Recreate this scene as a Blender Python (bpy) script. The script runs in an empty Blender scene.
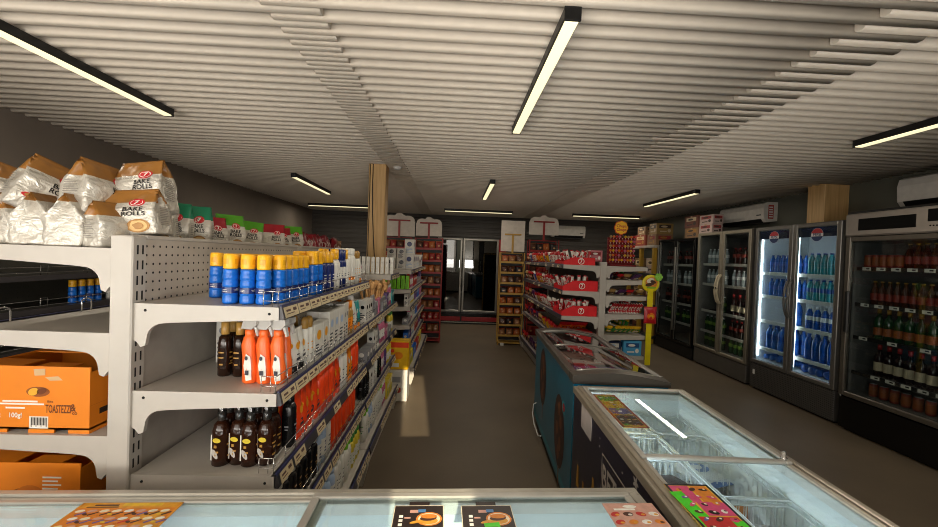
import bpy, bmesh, math, random
from mathutils import Vector, Matrix, Euler, noise

rnd = random.Random(11)
SC = bpy.context.scene
COL = SC.collection
PI = math.pi
ORD = ['first', 'second', 'third', 'fourth', 'fifth', 'sixth', 'seventh', 'eighth', 'ninth', 'tenth', 'eleventh',
       'twelfth', 'thirteenth', 'fourteenth', 'fifteenth', 'sixteenth', 'seventeenth', 'eighteenth', 'nineteenth',
       'twentieth'] + ['twenty-' + w for w in ('first', 'second', 'third', 'fourth', 'fifth', 'sixth', 'seventh',
       'eighth', 'ninth')] + ['thirtieth'] + ['thirty-' + w for w in ('first', 'second', 'third', 'fourth', 'fifth',
       'sixth', 'seventh', 'eighth', 'ninth')] + ['fortieth'] + ['forty-' + w for w in ('first', 'second', 'third',
       'fourth', 'fifth', 'sixth', 'seventh', 'eighth', 'ninth')]

# ------------------------------------------------------------------ materials
def lin(hexs):
    h = hexs.lstrip('#')
    out = []
    for i in (0, 2, 4):
        c = int(h[i:i + 2], 16) / 255
        out.append(c / 12.92 if c <= .04045 else ((c + .055) / 1.055) ** 2.4)
    return out

MATS = {}
def mat(name, hexs, rough=.5, metal=0., var=.08, scale=14., spec=.5, emit=None, es=0., alpha=None):
    if name in MATS:
        return MATS[name]
    m = bpy.data.materials.new(name)
    m.use_nodes = True
    nt = m.node_tree
    b = nt.nodes['Principled BSDF']
    c = lin(hexs)
    b.inputs['Roughness'].default_value = rough
    b.inputs['Metallic'].default_value = metal
    b.inputs['Specular IOR Level'].default_value = spec
    tc = nt.nodes.new('ShaderNodeTexCoord')
    nz = nt.nodes.new('ShaderNodeTexNoise')
    nz.inputs['Scale'].default_value = scale
    nz.inputs['Detail'].default_value = 3
    cr = nt.nodes.new('ShaderNodeValToRGB')
    cr.color_ramp.elements[0].color = [x * (1 - var) for x in c] + [1]
    cr.color_ramp.elements[1].color = [min(1, x * (1 + var)) for x in c] + [1]
    cr.color_ramp.elements[0].position = .3
    cr.color_ramp.elements[1].position = .7
    nt.links.new(tc.outputs['Object'], nz.inputs['Vector'])
    nt.links.new(nz.outputs['Fac'], cr.inputs['Fac'])
    nt.links.new(cr.outputs['Color'], b.inputs['Base Color'])
    if emit:
        b.inputs['Emission Color'].default_value = lin(emit) + [1]
        b.inputs['Emission Strength'].default_value = es
    MATS[name] = m
    return m

def glass(name, tint='#ffffff', ior=1.45, gain=1.0, rough=.0):
    if name in MATS:
        return MATS[name]
    m = bpy.data.materials.new(name)
    m.use_nodes = True
    nt = m.node_tree
    nt.nodes.remove(nt.nodes['Principled BSDF'])
    out = nt.nodes['Material Output']
    tr = nt.nodes.new('ShaderNodeBsdfTransparent')
    tr.inputs['Color'].default_value = lin(tint) + [1]
    gl = nt.nodes.new('ShaderNodeBsdfGlossy')
    gl.inputs['Roughness'].default_value = rough
    # Schlick reflectance from |N.I|, the same on both faces of a pane
    ge = nt.nodes.new('ShaderNodeNewGeometry')
    dt = nt.nodes.new('ShaderNodeVectorMath'); dt.operation = 'DOT_PRODUCT'
    nt.links.new(ge.outputs['Normal'], dt.inputs[0]); nt.links.new(ge.outputs['Incoming'], dt.inputs[1])
    def mth(op, x, y=None):
        n = nt.nodes.new('ShaderNodeMath'); n.operation = op
        for i, q in enumerate((x, y)):
            if q is None: continue
            if isinstance(q, (int, float)): n.inputs[i].default_value = q
            else: nt.links.new(q, n.inputs[i])
        return n.outputs[0]
    f0 = ((ior - 1) / (ior + 1)) ** 2
    fac = mth('ADD', mth('MULTIPLY', mth('POWER', mth('SUBTRACT', 1.0, mth('ABSOLUTE', dt.outputs['Value'])), 5.0), 1 - f0), f0)
    mx = nt.nodes.new('ShaderNodeMixShader')
    ml = nt.nodes.new('ShaderNodeMath'); ml.operation = 'MULTIPLY'; ml.use_clamp = True
    ml.inputs[1].default_value = gain
    nt.links.new(fac, ml.inputs[0])
    nt.links.new(ml.outputs[0], mx.inputs['Fac'])
    nt.links.new(tr.outputs[0], mx.inputs[1])
    nt.links.new(gl.outputs[0], mx.inputs[2])
    nt.links.new(mx.outputs[0], out.inputs['Surface'])
    MATS[name] = m
    return m

def crinkle(m, scale, strength, dist=.01):
    nt, b = nodes_of(m)
    tc = nt.nodes.new('ShaderNodeTexCoord')
    vo = nt.nodes.new('ShaderNodeTexNoise'); vo.inputs['Scale'].default_value = scale; vo.inputs['Detail'].default_value = 5; vo.inputs['Distortion'].default_value = 1.2
    bp = nt.nodes.new('ShaderNodeBump'); bp.inputs['Strength'].default_value = strength; bp.inputs['Distance'].default_value = dist
    nt.links.new(tc.outputs['Object'], vo.inputs['Vector']); nt.links.new(vo.outputs['Fac'], bp.inputs['Height']); nt.links.new(bp.outputs[0], b.inputs['Normal'])
    return m

def nodes_of(m):
    return m.node_tree, m.node_tree.nodes['Principled BSDF']

def pegboard(name, hexs, pitch=.03, r=.0034, axes=(1, 2)):
    m = mat(name, hexs, .45)
    nt, b = nodes_of(m)
    src = b.inputs['Base Color'].links[0].from_socket
    tc = nt.nodes.new('ShaderNodeTexCoord')
    sp = nt.nodes.new('ShaderNodeSeparateXYZ')
    nt.links.new(tc.outputs['Object'], sp.inputs[0])
    acc = None
    for a in axes:
        d = nt.nodes.new('ShaderNodeMath'); d.operation = 'DIVIDE'; d.inputs[1].default_value = pitch
        nt.links.new(sp.outputs[a], d.inputs[0])
        f = nt.nodes.new('ShaderNodeMath'); f.operation = 'FRACT'
        nt.links.new(d.outputs[0], f.inputs[0])
        s = nt.nodes.new('ShaderNodeMath'); s.operation = 'SUBTRACT'; s.inputs[1].default_value = .5
        nt.links.new(f.outputs[0], s.inputs[0])
        p = nt.nodes.new('ShaderNodeMath'); p.operation = 'POWER'; p.inputs[1].default_value = 2
        nt.links.new(s.outputs[0], p.inputs[0])
        if acc is None:
            acc = p
        else:
            q = nt.nodes.new('ShaderNodeMath'); q.operation = 'ADD'
            nt.links.new(acc.outputs[0], q.inputs[0]); nt.links.new(p.outputs[0], q.inputs[1])
            acc = q
    lt = nt.nodes.new('ShaderNodeMath'); lt.operation = 'LESS_THAN'; lt.inputs[1].default_value = (r / pitch) ** 2
    nt.links.new(acc.outputs[0], lt.inputs[0])
    mx = nt.nodes.new('ShaderNodeMix'); mx.data_type = 'RGBA'
    nt.links.new(lt.outputs[0], mx.inputs['Factor'])
    nt.links.new(src, mx.inputs['A'])
    mx.inputs['B'].default_value = (.008, .008, .008, 1)
    nt.links.new(mx.outputs['Result'], b.inputs['Base Color'])
    return m

def wood(name, c1, c2, scale=3.):
    m = mat(name, c1, .55)
    nt, b = nodes_of(m)
    tc = nt.nodes.new('ShaderNodeTexCoord')
    mp = nt.nodes.new('ShaderNodeMapping'); mp.inputs['Scale'].default_value = (14, 14, .7)
    nz = nt.nodes.new('ShaderNodeTexNoise'); nz.inputs['Scale'].default_value = scale; nz.inputs['Detail'].default_value = 6
    cr = nt.nodes.new('ShaderNodeValToRGB')
    cr.color_ramp.elements[0].color = lin(c1) + [1]; cr.color_ramp.elements[0].position = .35
    cr.color_ramp.elements[1].color = lin(c2) + [1]; cr.color_ramp.elements[1].position = .65
    nt.links.new(tc.outputs['Object'], mp.inputs[0]); nt.links.new(mp.outputs[0], nz.inputs['Vector'])
    nt.links.new(nz.outputs['Fac'], cr.inputs['Fac']); nt.links.new(cr.outputs['Color'], b.inputs['Base Color'])
    return m

# ------------------------------------------------------------------ mesh builder
TEXTC = {}
def text_geo(s):
    if s not in TEXTC:
        cu = bpy.data.curves.new('lettering', 'FONT')
        cu.body = s; cu.size = 1; cu.align_x = 'CENTER'; cu.align_y = 'CENTER'; cu.resolution_u = 3; cu.offset = .022
        o = bpy.data.objects.new('lettering', cu)
        me = o.to_mesh()
        vs = [tuple(v.co) for v in me.vertices]
        fs = [tuple(p.vertices) for p in me.polygons]
        o.to_mesh_clear()
        bpy.data.objects.remove(o); bpy.data.curves.remove(cu)
        TEXTC[s] = (vs, fs)
    return TEXTC[s]

class MB:
    def __init__(s):
        s.v = []; s.f = []; s.m = []; s.s = []
    def add(s, vs, fs, mi=0, sm=False, M=None):
        n = len(s.v)
        s.v += [tuple(M @ Vector(v)) for v in vs] if M is not None else [tuple(v) for v in vs]
        for f in fs:
            s.f.append([n + i for i in f]); s.m.append(mi); s.s.append(sm)
        return s
    def box(s, x0, x1, y0, y1, z0, z1, mi=0, M=None):
        vs = [(x, y, z) for z in (z0, z1) for y in (y0, y1) for x in (x0, x1)]
        return s.add(vs, [(0, 2, 3, 1), (4, 5, 7, 6), (0, 1, 5, 4), (2, 6, 7, 3), (0, 4, 6, 2), (1, 3, 7, 5)], mi, False, M)
    def cbox(s, x0, x1, y0, y1, z0, z1, c=.004, mi=0, M=None):
        lo = (x0, y0, z0); hi = (x1, y1, z1)
        c = min(c, *[(hi[i] - lo[i]) * .45 for i in range(3)])
        bm = bmesh.new()
        for sx in (0, 1):
            for sy in (0, 1):
                for sz in (0, 1):
                    p = [hi[i] if q else lo[i] for i, q in enumerate((sx, sy, sz))]
                    g = [-c if q else c for q in (sx, sy, sz)]
                    for k in range(3):
                        bm.verts.new([p[i] + (0 if i == k else g[i]) for i in range(3)])
        bmesh.ops.convex_hull(bm, input=bm.verts[:])
        bmesh.ops.dissolve_limit(bm, angle_limit=.02, verts=bm.verts[:], edges=bm.edges[:])
        bm.verts.index_update()
        vs = [tuple(v.co) for v in bm.verts]
        fs = [[v.index for v in f.verts] for f in bm.faces]
        bm.free()
        return s.add(vs, fs, mi, False, M)
    def prism(s, poly, axis, a0, a1, mi=0, M=None, sm=False):
        n = len(poly)
        def mk(p, a):
            if axis == 0: return (a, p[0], p[1])
            if axis == 1: return (p[0], a, p[1])
            return (p[0], p[1], a)
        vs = [mk(p, a0) for p in poly] + [mk(p, a1) for p in poly]
        ar = sum(poly[i][0] * poly[(i + 1) % n][1] - poly[(i + 1) % n][0] * poly[i][1] for i in range(n))
        flip = (ar > 0) != (axis == 1)
        c0 = list(range(n)); c1 = list(range(n, 2 * n))
        if flip: c0 = c0[::-1]
        else: c1 = c1[::-1]
        s.add(vs, [c0, c1], mi, False, M)
        side = [(i, (i + 1) % n, n + (i + 1) % n, n + i) for i in range(n)]
        if not flip: side = [q[::-1] for q in side]
        b = len(s.v) - 2 * n
        for q in side:
            s.f.append([b + i for i in q]); s.m.append(mi); s.s.append(sm)
        return s
    def lathe(s, prof, seg=16, mi=0, M=None, sx=1., sy=1., cap=True, sm=True):
        vs = []; fs = []
        for r, z in prof:
            for k in range(seg):
                a = 2 * PI * k / seg
                vs.append((r * sx * math.cos(a), r * sy * math.sin(a), z))
        for i in range(len(prof) - 1):
            for k in range(seg):
                k2 = (k + 1) % seg
                fs.append((i * seg + k, i * seg + k2, (i + 1) * seg + k2, (i + 1) * seg + k))
        if cap:
            fs.append(tuple(range(seg))[::-1])
            fs.append(tuple((len(prof) - 1) * seg + k for k in range(seg)))
        return s.add(vs, fs, mi, sm, M)
    def tube(s, pts, r, seg=6, mi=0, M=None, closed=False):
        pts = [Vector(p) for p in pts]
        n = len(pts); vs = []; fs = []
        for i, p in enumerate(pts):
            if closed: d = pts[(i + 1) % n] - pts[i - 1]
            else: d = pts[min(i + 1, n - 1)] - pts[max(i - 1, 0)]
            d.normalize()
            u = d.cross(Vector((0, 0, 1)))
            if u.length < .05: u = d.cross(Vector((1, 0, 0)))
            u.normalize(); w = d.cross(u)
            for k in range(seg):
                a = 2 * PI * k / seg
                vs.append(p + u * (r * math.cos(a)) + w * (r * math.sin(a)))
        m = n if closed else n - 1
        for i in range(m):
            j = (i + 1) % n
            for k in range(seg):
                k2 = (k + 1) % seg
                fs.append((i * seg + k, i * seg + k2, j * seg + k2, j * seg + k))
        if not closed:
            fs.append(tuple(range(seg))[::-1]); fs.append(tuple((n - 1) * seg + k for k in range(seg)))
        return s.add(vs, fs, mi, True, M)
    def disc(s, rx, ry, mi=0, M=None, seg=20, fn=None):
        vs = [(rx * math.cos(2 * PI * k / seg), ry * math.sin(2 * PI * k / seg), 0) for k in range(seg)]
        if fn: vs = [fn(v[0], v[1]) for v in vs]
        return s.add(vs, [tuple(range(seg))], mi, False, M)
    def quad(s, x0, x1, y0, y1, mi=0, M=None, fn=None):
        vs = [(x0, y0, 0), (x1, y0, 0), (x1, y1, 0), (x0, y1, 0)]
        if fn: vs = [fn(v[0], v[1]) for v in vs]
        return s.add(vs, [(0, 1, 2, 3)], mi, False, M)
    def text(s, st, size, mi=0, M=None, fn=None, cx=0, cy=0, sx=1.):
        vs, fs = text_geo(st)
        vs = [(v[0] * size * sx + cx, v[1] * size + cy, 0) for v in vs]
        if fn: vs = [fn(v[0], v[1]) for v in vs]
        return s.add(vs, fs, mi, False, M)
    def mesh(s, name, mats):
        me = bpy.data.meshes.new(name)
        me.from_pydata(s.v, [], s.f)
        for m in (mats if isinstance(mats, (list, tuple)) else [mats]):
            me.materials.append(m)
        me.polygons.foreach_set('material_index', s.m)
        me.polygons.foreach_set('use_smooth', s.s)
        me.update()
        return me

def T(x=0, y=0, z=0, rx=0, ry=0, rz=0, s=1.):
    return Matrix.Translation((x, y, z)) @ Euler((rx, ry, rz)).to_matrix().to_4x4() @ Matrix.Scale(s, 4)
FRONT = Euler((PI / 2, 0, 0)).to_matrix().to_4x4()          # flat artwork in XY -> facing -Y
def face_x(sign):                                            # flat artwork facing +X / -X
    return Euler((PI / 2, 0, PI / 2 * sign)).to_matrix().to_4x4()

# ------------------------------------------------------------------ objects
def words(l): return len(l.replace('-', ' ').split())
def tag(o, label=None, cat=None, group=None, kind=None):
    if label:
        o['label'] = label
        if not 4 <= len(label.split()) <= 16: print('LABEL LENGTH', len(label.split()), label)
    if cat: o['category'] = cat
    if group: o['group'] = group
    if kind: o['kind'] = kind
    return o
def link(name, data, parent=None, loc=None, rot=None):
    o = bpy.data.objects.new(name, data)
    COL.objects.link(o)
    if parent: o.parent = parent
    if loc is not None: o.location = loc
    if rot is not None: o.rotation_euler = rot
    return o
def empty(name, label, cat, loc=(0, 0, 0), rz=0, group=None, rot=None):
    o = link(name, None, None, loc, rot or (0, 0, rz))
    o.empty_display_size = .05
    return tag(o, label, cat, group)
def part(name, mb, mats, parent, loc=None, rot=None, label=None):
    o = link(name, mb.mesh(name, mats) if isinstance(mb, MB) else mb, parent, loc, rot)
    if label: o['label'] = label
    return o
def struct(name, mb, mats, label=None, parent=None):
    o = link(name, mb.mesh(name, mats), parent)
    o['kind'] = 'structure'
    if label: o['label'] = label
    return o

class Proto:
    """a kind of thing: either one mesh, or named parts (each with sub-parts) sharing mesh data between copies"""
    def __init__(s, name, cat, mesh=None):
        s.name = name; s.cat = cat; s.mesh = mesh; s.parts = []
    def part(s, name, mb, mats, label=None, subs=()):
        s.parts.append((name, mb.mesh(name, mats), label, [(n, b.mesh(n, m)) for n, b, m in subs]))
        return s
    def place(s, loc, rz=0, label=None, group=None, rot=None, sc=None):
        r = rot or (0, 0, rz)
        o = link(s.name, s.mesh, None, loc, r)
        if s.mesh is None: o.empty_display_size = .03
        if sc: o.scale = sc if hasattr(sc, '__len__') else (sc, sc, sc)
        tag(o, label, s.cat, group)
        for n, me, l, subs in s.parts:
            c = link(n, me, o)
            if l: c['label'] = l
            for n2, me2 in subs: link(n2, me2, c)
        return o

# ------------------------------------------------------------------ camera
FOC = 395.0
cam_d = bpy.data.cameras.new('camera')
cam_d.sensor_fit = 'HORIZONTAL'; cam_d.sensor_width = 36; cam_d.lens = FOC / 938 * 36
cam_d.clip_start = .02; cam_d.clip_end = 200
cam = bpy.data.objects.new('camera', cam_d); COL.objects.link(cam)
cam.matrix_world = (Matrix.Translation((0, 0, 1.55)) @ Matrix.Rotation(math.radians(-2.0626), 4, 'Z')
                    @ Matrix.Rotation(PI / 2 + math.radians(-1.0027), 4, 'X') @ Matrix.Rotation(math.radians(2.1), 4, 'Z'))
SC.camera = cam
SC.view_settings.view_transform = 'Standard'
SC.view_settings.look = 'None'
SC.view_settings.gamma = 1
SC.view_settings.use_curve_mapping = False
SC.view_settings.exposure = 0.0
SC.cycles.max_bounces = 10
SC.cycles.transparent_max_bounces = 16
SC.cycles.sample_clamp_indirect = 6
SC.cycles.caustics_reflective = False
SC.cycles.caustics_refractive = False
SC.cycles.use_denoising = True
SC.cycles.filter_width = 1.0
# ================================================================== SETTING
XL, XR, YF, YB, ZC = -3.5, 4.6, -1.0, 9.75, 2.55
m_slat = mat('slat_offwhite', '#e0d5c5', .6, var=.03)
m_ceil = mat('ceiling_backing', '#8b8275', .8)
m_wl = mat('wall_greybrown', '#80756a', .85, var=.06, scale=3)
m_wr = mat('wall_greygreen', '#595a50', .6, var=.06, scale=3)
m_wb = mat('wall_corrugated_dark', '#4a4540', .55, var=.05)
m_plaster = mat('wall_plaster', '#9a9184', .85)
m_black = mat('black_plastic', '#0e0e0f', .45)
m_black_g = mat('black_gloss', '#08080a', .18)
m_dgrey = mat('dark_grey_metal', '#3a3a3a', .4, .4)
m_alu = mat('aluminium', '#a9a69e', .32, .85)
m_chrome = mat('chrome_wire', '#d8d8d6', .2, .9)
m_white = mat('white_plastic', '#dcdcd8', .4)
m_cream = mat('cream_enamel', '#b9b3aa', .42, var=.03)
m_wood = wood('pale_wood_board', '#c39a62', '#d9b27a')

m_floor = mat('floor_vinyl_brown', '#665a4a', .5, var=.12, scale=1.6, spec=.3)
nt, b = nodes_of(m_floor)
nz2 = nt.nodes.new('ShaderNodeTexNoise'); nz2.inputs['Scale'].default_value = 60; nz2.inputs['Detail'].default_value = 4
bp = nt.nodes.new('ShaderNodeBump'); bp.inputs['Strength'].default_value = .06; bp.inputs['Distance'].default_value = .01
tc = nt.nodes.new('ShaderNodeTexCoord')
nt.links.new(tc.outputs['Object'], nz2.inputs['Vector']); nt.links.new(nz2.outputs['Fac'], bp.inputs['Height'])
nt.links.new(bp.outputs[0], b.inputs['Normal'])

struct('floor', MB().box(XL - .1, XR + .1, YF - .1, YB + .1, -.1, 0), m_floor, 'brown grey vinyl shop floor')
cl = struct('ceiling', MB().box(XL - .1, XR + .1, YF - .1, YB + .1, ZC + .075, ZC + .2), m_ceil, 'ceiling clad with off-white battens')
# battens: three overlapping runs, each a row of square hollow bars
sl = MB()
y = YF + .02; k = 0
rs = random.Random(3)
SW = .046
prof0 = [(0, .065), (0, .014), (.003, .006), (.010, .001), (.016, 0), (SW - .016, 0), (SW - .010, .001), (SW - .003, .006), (SW, .014), (SW, .065)]
def slat(x0, x1, y): sl.prism([(y + p[0], ZC + p[1]) for p in prof0], 0, x0, x1, 0, None, True)
while y < YB - .06:
    j = lambda a: rs.uniform(-a, a)
    slat(XL, -.597 + j(.006), y)
    slat(-.825 + j(.006), 1.985 + j(.01), y + .051)
    slat((1.645 if rs.random() > .12 else 1.54) + j(.006), XR, y)
    y += .1025; k += 1
struct('ceiling', sl, m_slat, 'off-white ceiling battens running across the shop', cl)

struct('wall_left', MB().box(XL - .1, XL, YF - .1, YB + .1, 0, ZC + .075), m_wl, 'grey brown left wall')
struct('wall_right', MB().box(XR, XR + .1, YF - .1, YB + .1, 0, ZC + .075), m_wr, 'grey green right wall')
wb = MB().box(XL, XR, YB, YB + .1, 0, ZC + .075)
for i in range(20):
    z = .1 + i * .12
    wb.prism([(YB, z), (YB - .018, z + .015), (YB - .018, z + .07), (YB, z + .085)], 0, XL, XR)
struct('wall_back', wb, m_wb, 'dark ribbed back wall')
# front wall behind the photographer: wide window with added sun-blocking film, slit shaped for the sunbeam
WX0, WX1, WZ0, WZ1 = -3.2, .9, .75, 2.4
fw = MB()
DX0, DX1, DZ = 1.15, 2.15, 2.3
fw.box(XL, WX0, YF - .1, YF, 0, ZC + .075)
fw.box(WX0, WX1, YF - .1, YF, WZ1, ZC + .075)
fw.box(WX0, .08, YF - .1, YF, 0, WZ0)
fw.box(.32, WX1, YF - .1, YF, 0, WZ0)
fw.box(WX1, DX0, YF - .1, YF, 0, ZC + .075)
fw.box(DX0, DX1, YF - .1, YF, DZ, ZC + .075)
fw.box(DX1, XR, YF - .1, YF, 0, ZC + .075)
struct('wall_front', fw, m_plaster, 'plastered front wall behind the photographer')
m_sunfilm = mat('sun_block_film', '#e6e3da', .6, emit='#fff2dd', es=.35)  # opaque film added to stop the sun; its glow stands for daylight
wn = MB()
wn.box(WX0, .08, YF - .06, YF - .05, WZ0, WZ1); wn.box(.32, WX1, YF - .06, YF - .05, WZ0, WZ1)
w1 = struct('window_1', wn, m_sunfilm, 'front window with added sun-blocking film')
fr = MB()
for x in (WX0, -1.6, .04, .32, WX1 - .04): fr.box(x, x + .04, YF - .07, YF - .03, 0 if x in (.04, .32) else WZ0, WZ1)
for z in (WZ0, WZ1 - .04):
    fr.box(WX0, .04, YF - .069, YF - .031, z, z + .04); fr.box(.36, WX1, YF - .069, YF - .031, z, z + .04)
struct('window_1_frame', fr, m_dgrey, None, w1)
dr = MB().box(DX0, DX1, YF - .07, YF - .02, 0, DZ)
d1 = struct('door_1', dr, m_dgrey, 'dark grey front door')
hd = MB().tube([(DX0 + .1, YF - .02, .9), (DX0 + .1, YF + .03, .92), (DX0 + .1, YF + .03, 1.3), (DX0 + .1, YF - .02, 1.32)], .012)
struct('door_handle', hd, m_alu, None, d1)
bb = MB().box(XL, XL + .015, YF, YB, 0, .08); struct('baseboard_left', bb, m_dgrey)
bb = MB().box(XR - .015, XR, YF, YB, 0, .08); struct('baseboard_right', bb, m_dgrey)
# wooden boxed columns
c1 = MB().cbox(-1.0, -.81, 4.5, 4.68, 0, ZC + .03, .006)
c1 = struct('trim_1', c1, m_wood, 'pale wooden boxed column in the left shelf row')
cb = MB().tube([(-.955, 4.495, ZC), (-.955, 4.493, 2.3), (-.945, 4.493, 2.0), (-.93, 4.493, 1.75), (-.9, 4.493, 1.4), (-.9, 4.493, .3)], .005)
cb.tube([(-.985, 4.493, ZC), (-.985, 4.493, .3)], .0035)
struct('trim_1_cable', cb, m_black, None, c1)
struct('trim_2', MB().cbox(4.30, 4.6, 4.49, 4.72, 2.075, ZC + .03, .006), m_wood, 'pale wooden boxed column on the right wall')

# ceiling lamps
m_tube = mat('lamp_diffuser', '#fff8dc', .5, emit='#fff0bd', es=1.15)
lamp_m = {}
def lamp_proto(L):
    p = Proto('linear_ceiling_lamp', 'ceiling lamp')
    h = MB().cbox(-.033, .033, 0, L, .008, .055, .003)
    d = MB().cbox(-.027, .027, .012, L - .012, 0, .009, .002)
    e = MB().cbox(-.034, .034, -.004, .008, 0, .056, .002); e2 = MB().cbox(-.034, .034, L - .008, L + .004, 0, .056, .002)
    return p.part('housing', h, m_black).part('diffuser', d, m_tube, 'glowing warm white diffuser').part('end_cap', e, m_black).part('end_cap', e2, m_black)
LP = lamp_proto(1.45)
LAMPS = []
lz = ZC - .0555
for x, y, rz, lab in [(-2.13, 1.54, 0, 'long ceiling lamp nearest the camera on the left'),
                      (-2.13, 5.22, 0, 'short looking ceiling lamp left of the wooden column'),
                      (.43, 1.56, 0, 'large ceiling lamp overhead in the middle of the picture'),
                      (.45, 5.08, 0, 'small ceiling lamp above the far end of the aisle'),
                      (3.06, 1.50, 0, 'ceiling lamp nearest the camera on the right'),
                      (3.18, 5.14, 0, 'ceiling lamp above the boxes on the right coolers'),
                      (-1.66, 8.42, PI / 2, 'crosswise ceiling lamp at the back, behind the wooden column'),
                      (1.19, 8.42, PI / 2, 'crosswise ceiling lamp at the back, above the rear cooler'),
                      (3.93, 8.38, PI / 2, 'crosswise ceiling lamp at the back right, above the lollipop stand')]:
    LP.place((x, y, lz), rz, lab, 'linear ceiling lamps')
    LAMPS.append((x, y, rz))
sd = MB().lathe([(.001, -.03), (.03, -.03), (.045, -.015), (.05, 0)], 20)
o = link('smoke_detector', sd.mesh('smoke_detector', m_white), None, (-.70, 4.6, ZC)); tag(o, 'small round white detector on the ceiling beside the wooden column', 'smoke detector')

# air conditioners
m_acw = mat('aircon_white', '#cfcac2', .4)
m_red = mat('signal_red', '#c4161c', .4)
def aircon(L, sticker):
    p = Proto('air_conditioner', 'air conditioner')
    prof = [(0, .02), (-.16, .0), (-.2, .05), (-.21, .2), (-.19, .27), (-.15, .29), (0, .29)]
    p.part('body', MB().prism(prof, 1, 0, L, 0), m_acw)
    v = MB()
    v.add([(-.165, .05, -.002), (-.165, L - .05, -.002), (-.203, L - .05, .05), (-.203, .05, .05)], [(0, 1, 2, 3)])
    v.cbox(-.19, -.06, .06, L - .06, -.012, -.001, .002)
    p.part('outlet_louvre', v, m_black)
    b = MB().box(-.2115, -.2, .05, .13, .1, .115)
    p.part('badge', b, m_dgrey)
    if sticker:
        st = MB(); st.quad(-.14, -.06, .05, .25, 0, FRONT @ T(0, 0, .002))
        for i in range(5): st.quad(-.128, -.072, .07 + i * .034, .088 + i * .034, 1, FRONT @ T(0, 0, .003))
        p.part('energy_sticker', st, [mat('sticker_red', '#a8322c', .5), m_white])
    return p
aircon(.95, True).place((XR, 5.52, 2.2), 0, 'white wall air conditioner above the grey drinks cooler', 'wall air conditioners')
aircon(.95, False).place((XR, 2.86, 2.2), 0, 'white wall air conditioner at the right edge, above the header of the dark wine cooler', 'wall air conditioners')
ob = aircon(.8, False).place((2.35, YB - .02, 2.13), PI / 2, 'dim white air conditioner on the dark back wall', 'wall air conditioners')
ob.rotation_euler = (0, 0, PI / 2); ob.location = (3.15, YB - .02, 2.1)
# ================================================================== GONDOLAS
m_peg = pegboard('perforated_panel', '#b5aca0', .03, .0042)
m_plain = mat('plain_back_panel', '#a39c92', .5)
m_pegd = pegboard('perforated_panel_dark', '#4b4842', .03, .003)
m_slot = mat('slot_black', '#0b0b0b', .8)
m_rail = mat('rail_dark', '#3d3a3c', .4)
m_blue = mat('rail_blue', '#33365c', .35)
m_tag = mat('tag_cream', '#d0bf9a', .5)
m_tagp = mat('tag_print', '#5c4038', .6)
m_shelf = mat('shelf_top_grey', '#a29c93', .4, .1)

def bracket_poly(D):
    p = [(0, 0), (D, 0), (D, -.042), (D * .9, -.044), (.12, -.060)]
    for i in range(7):
        a = PI / 2 + i * PI / 12
        p.append((.092 + .052 * math.cos(a), -.115 + .052 * math.sin(a)))
    p += [(.036, -.136), (.022, -.142), (.01, -.126), (0, -.12)]
    return p
TAGC = {}
def tag_mesh(w, seed):
    k = (round(w, 3), seed % 5)
    if k not in TAGC:
        r = random.Random(seed % 5); b = MB()
        b.box(0, .002, 0, w, 0, .036, 0)
        b.box(.002, .0024, w * .12, w * r.uniform(.4, .55), .019, .026, 1)
        b.box(.002, .0024, w * .12, w * r.uniform(.5, .8), .010, .013, 1)
        b.box(.002, .0024, w * .62, w * .88, .017, .028, 1)
        TAGC[k] = b.mesh('price_tag', [m_tag, m_tagp])
    return TAGC[k]

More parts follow.
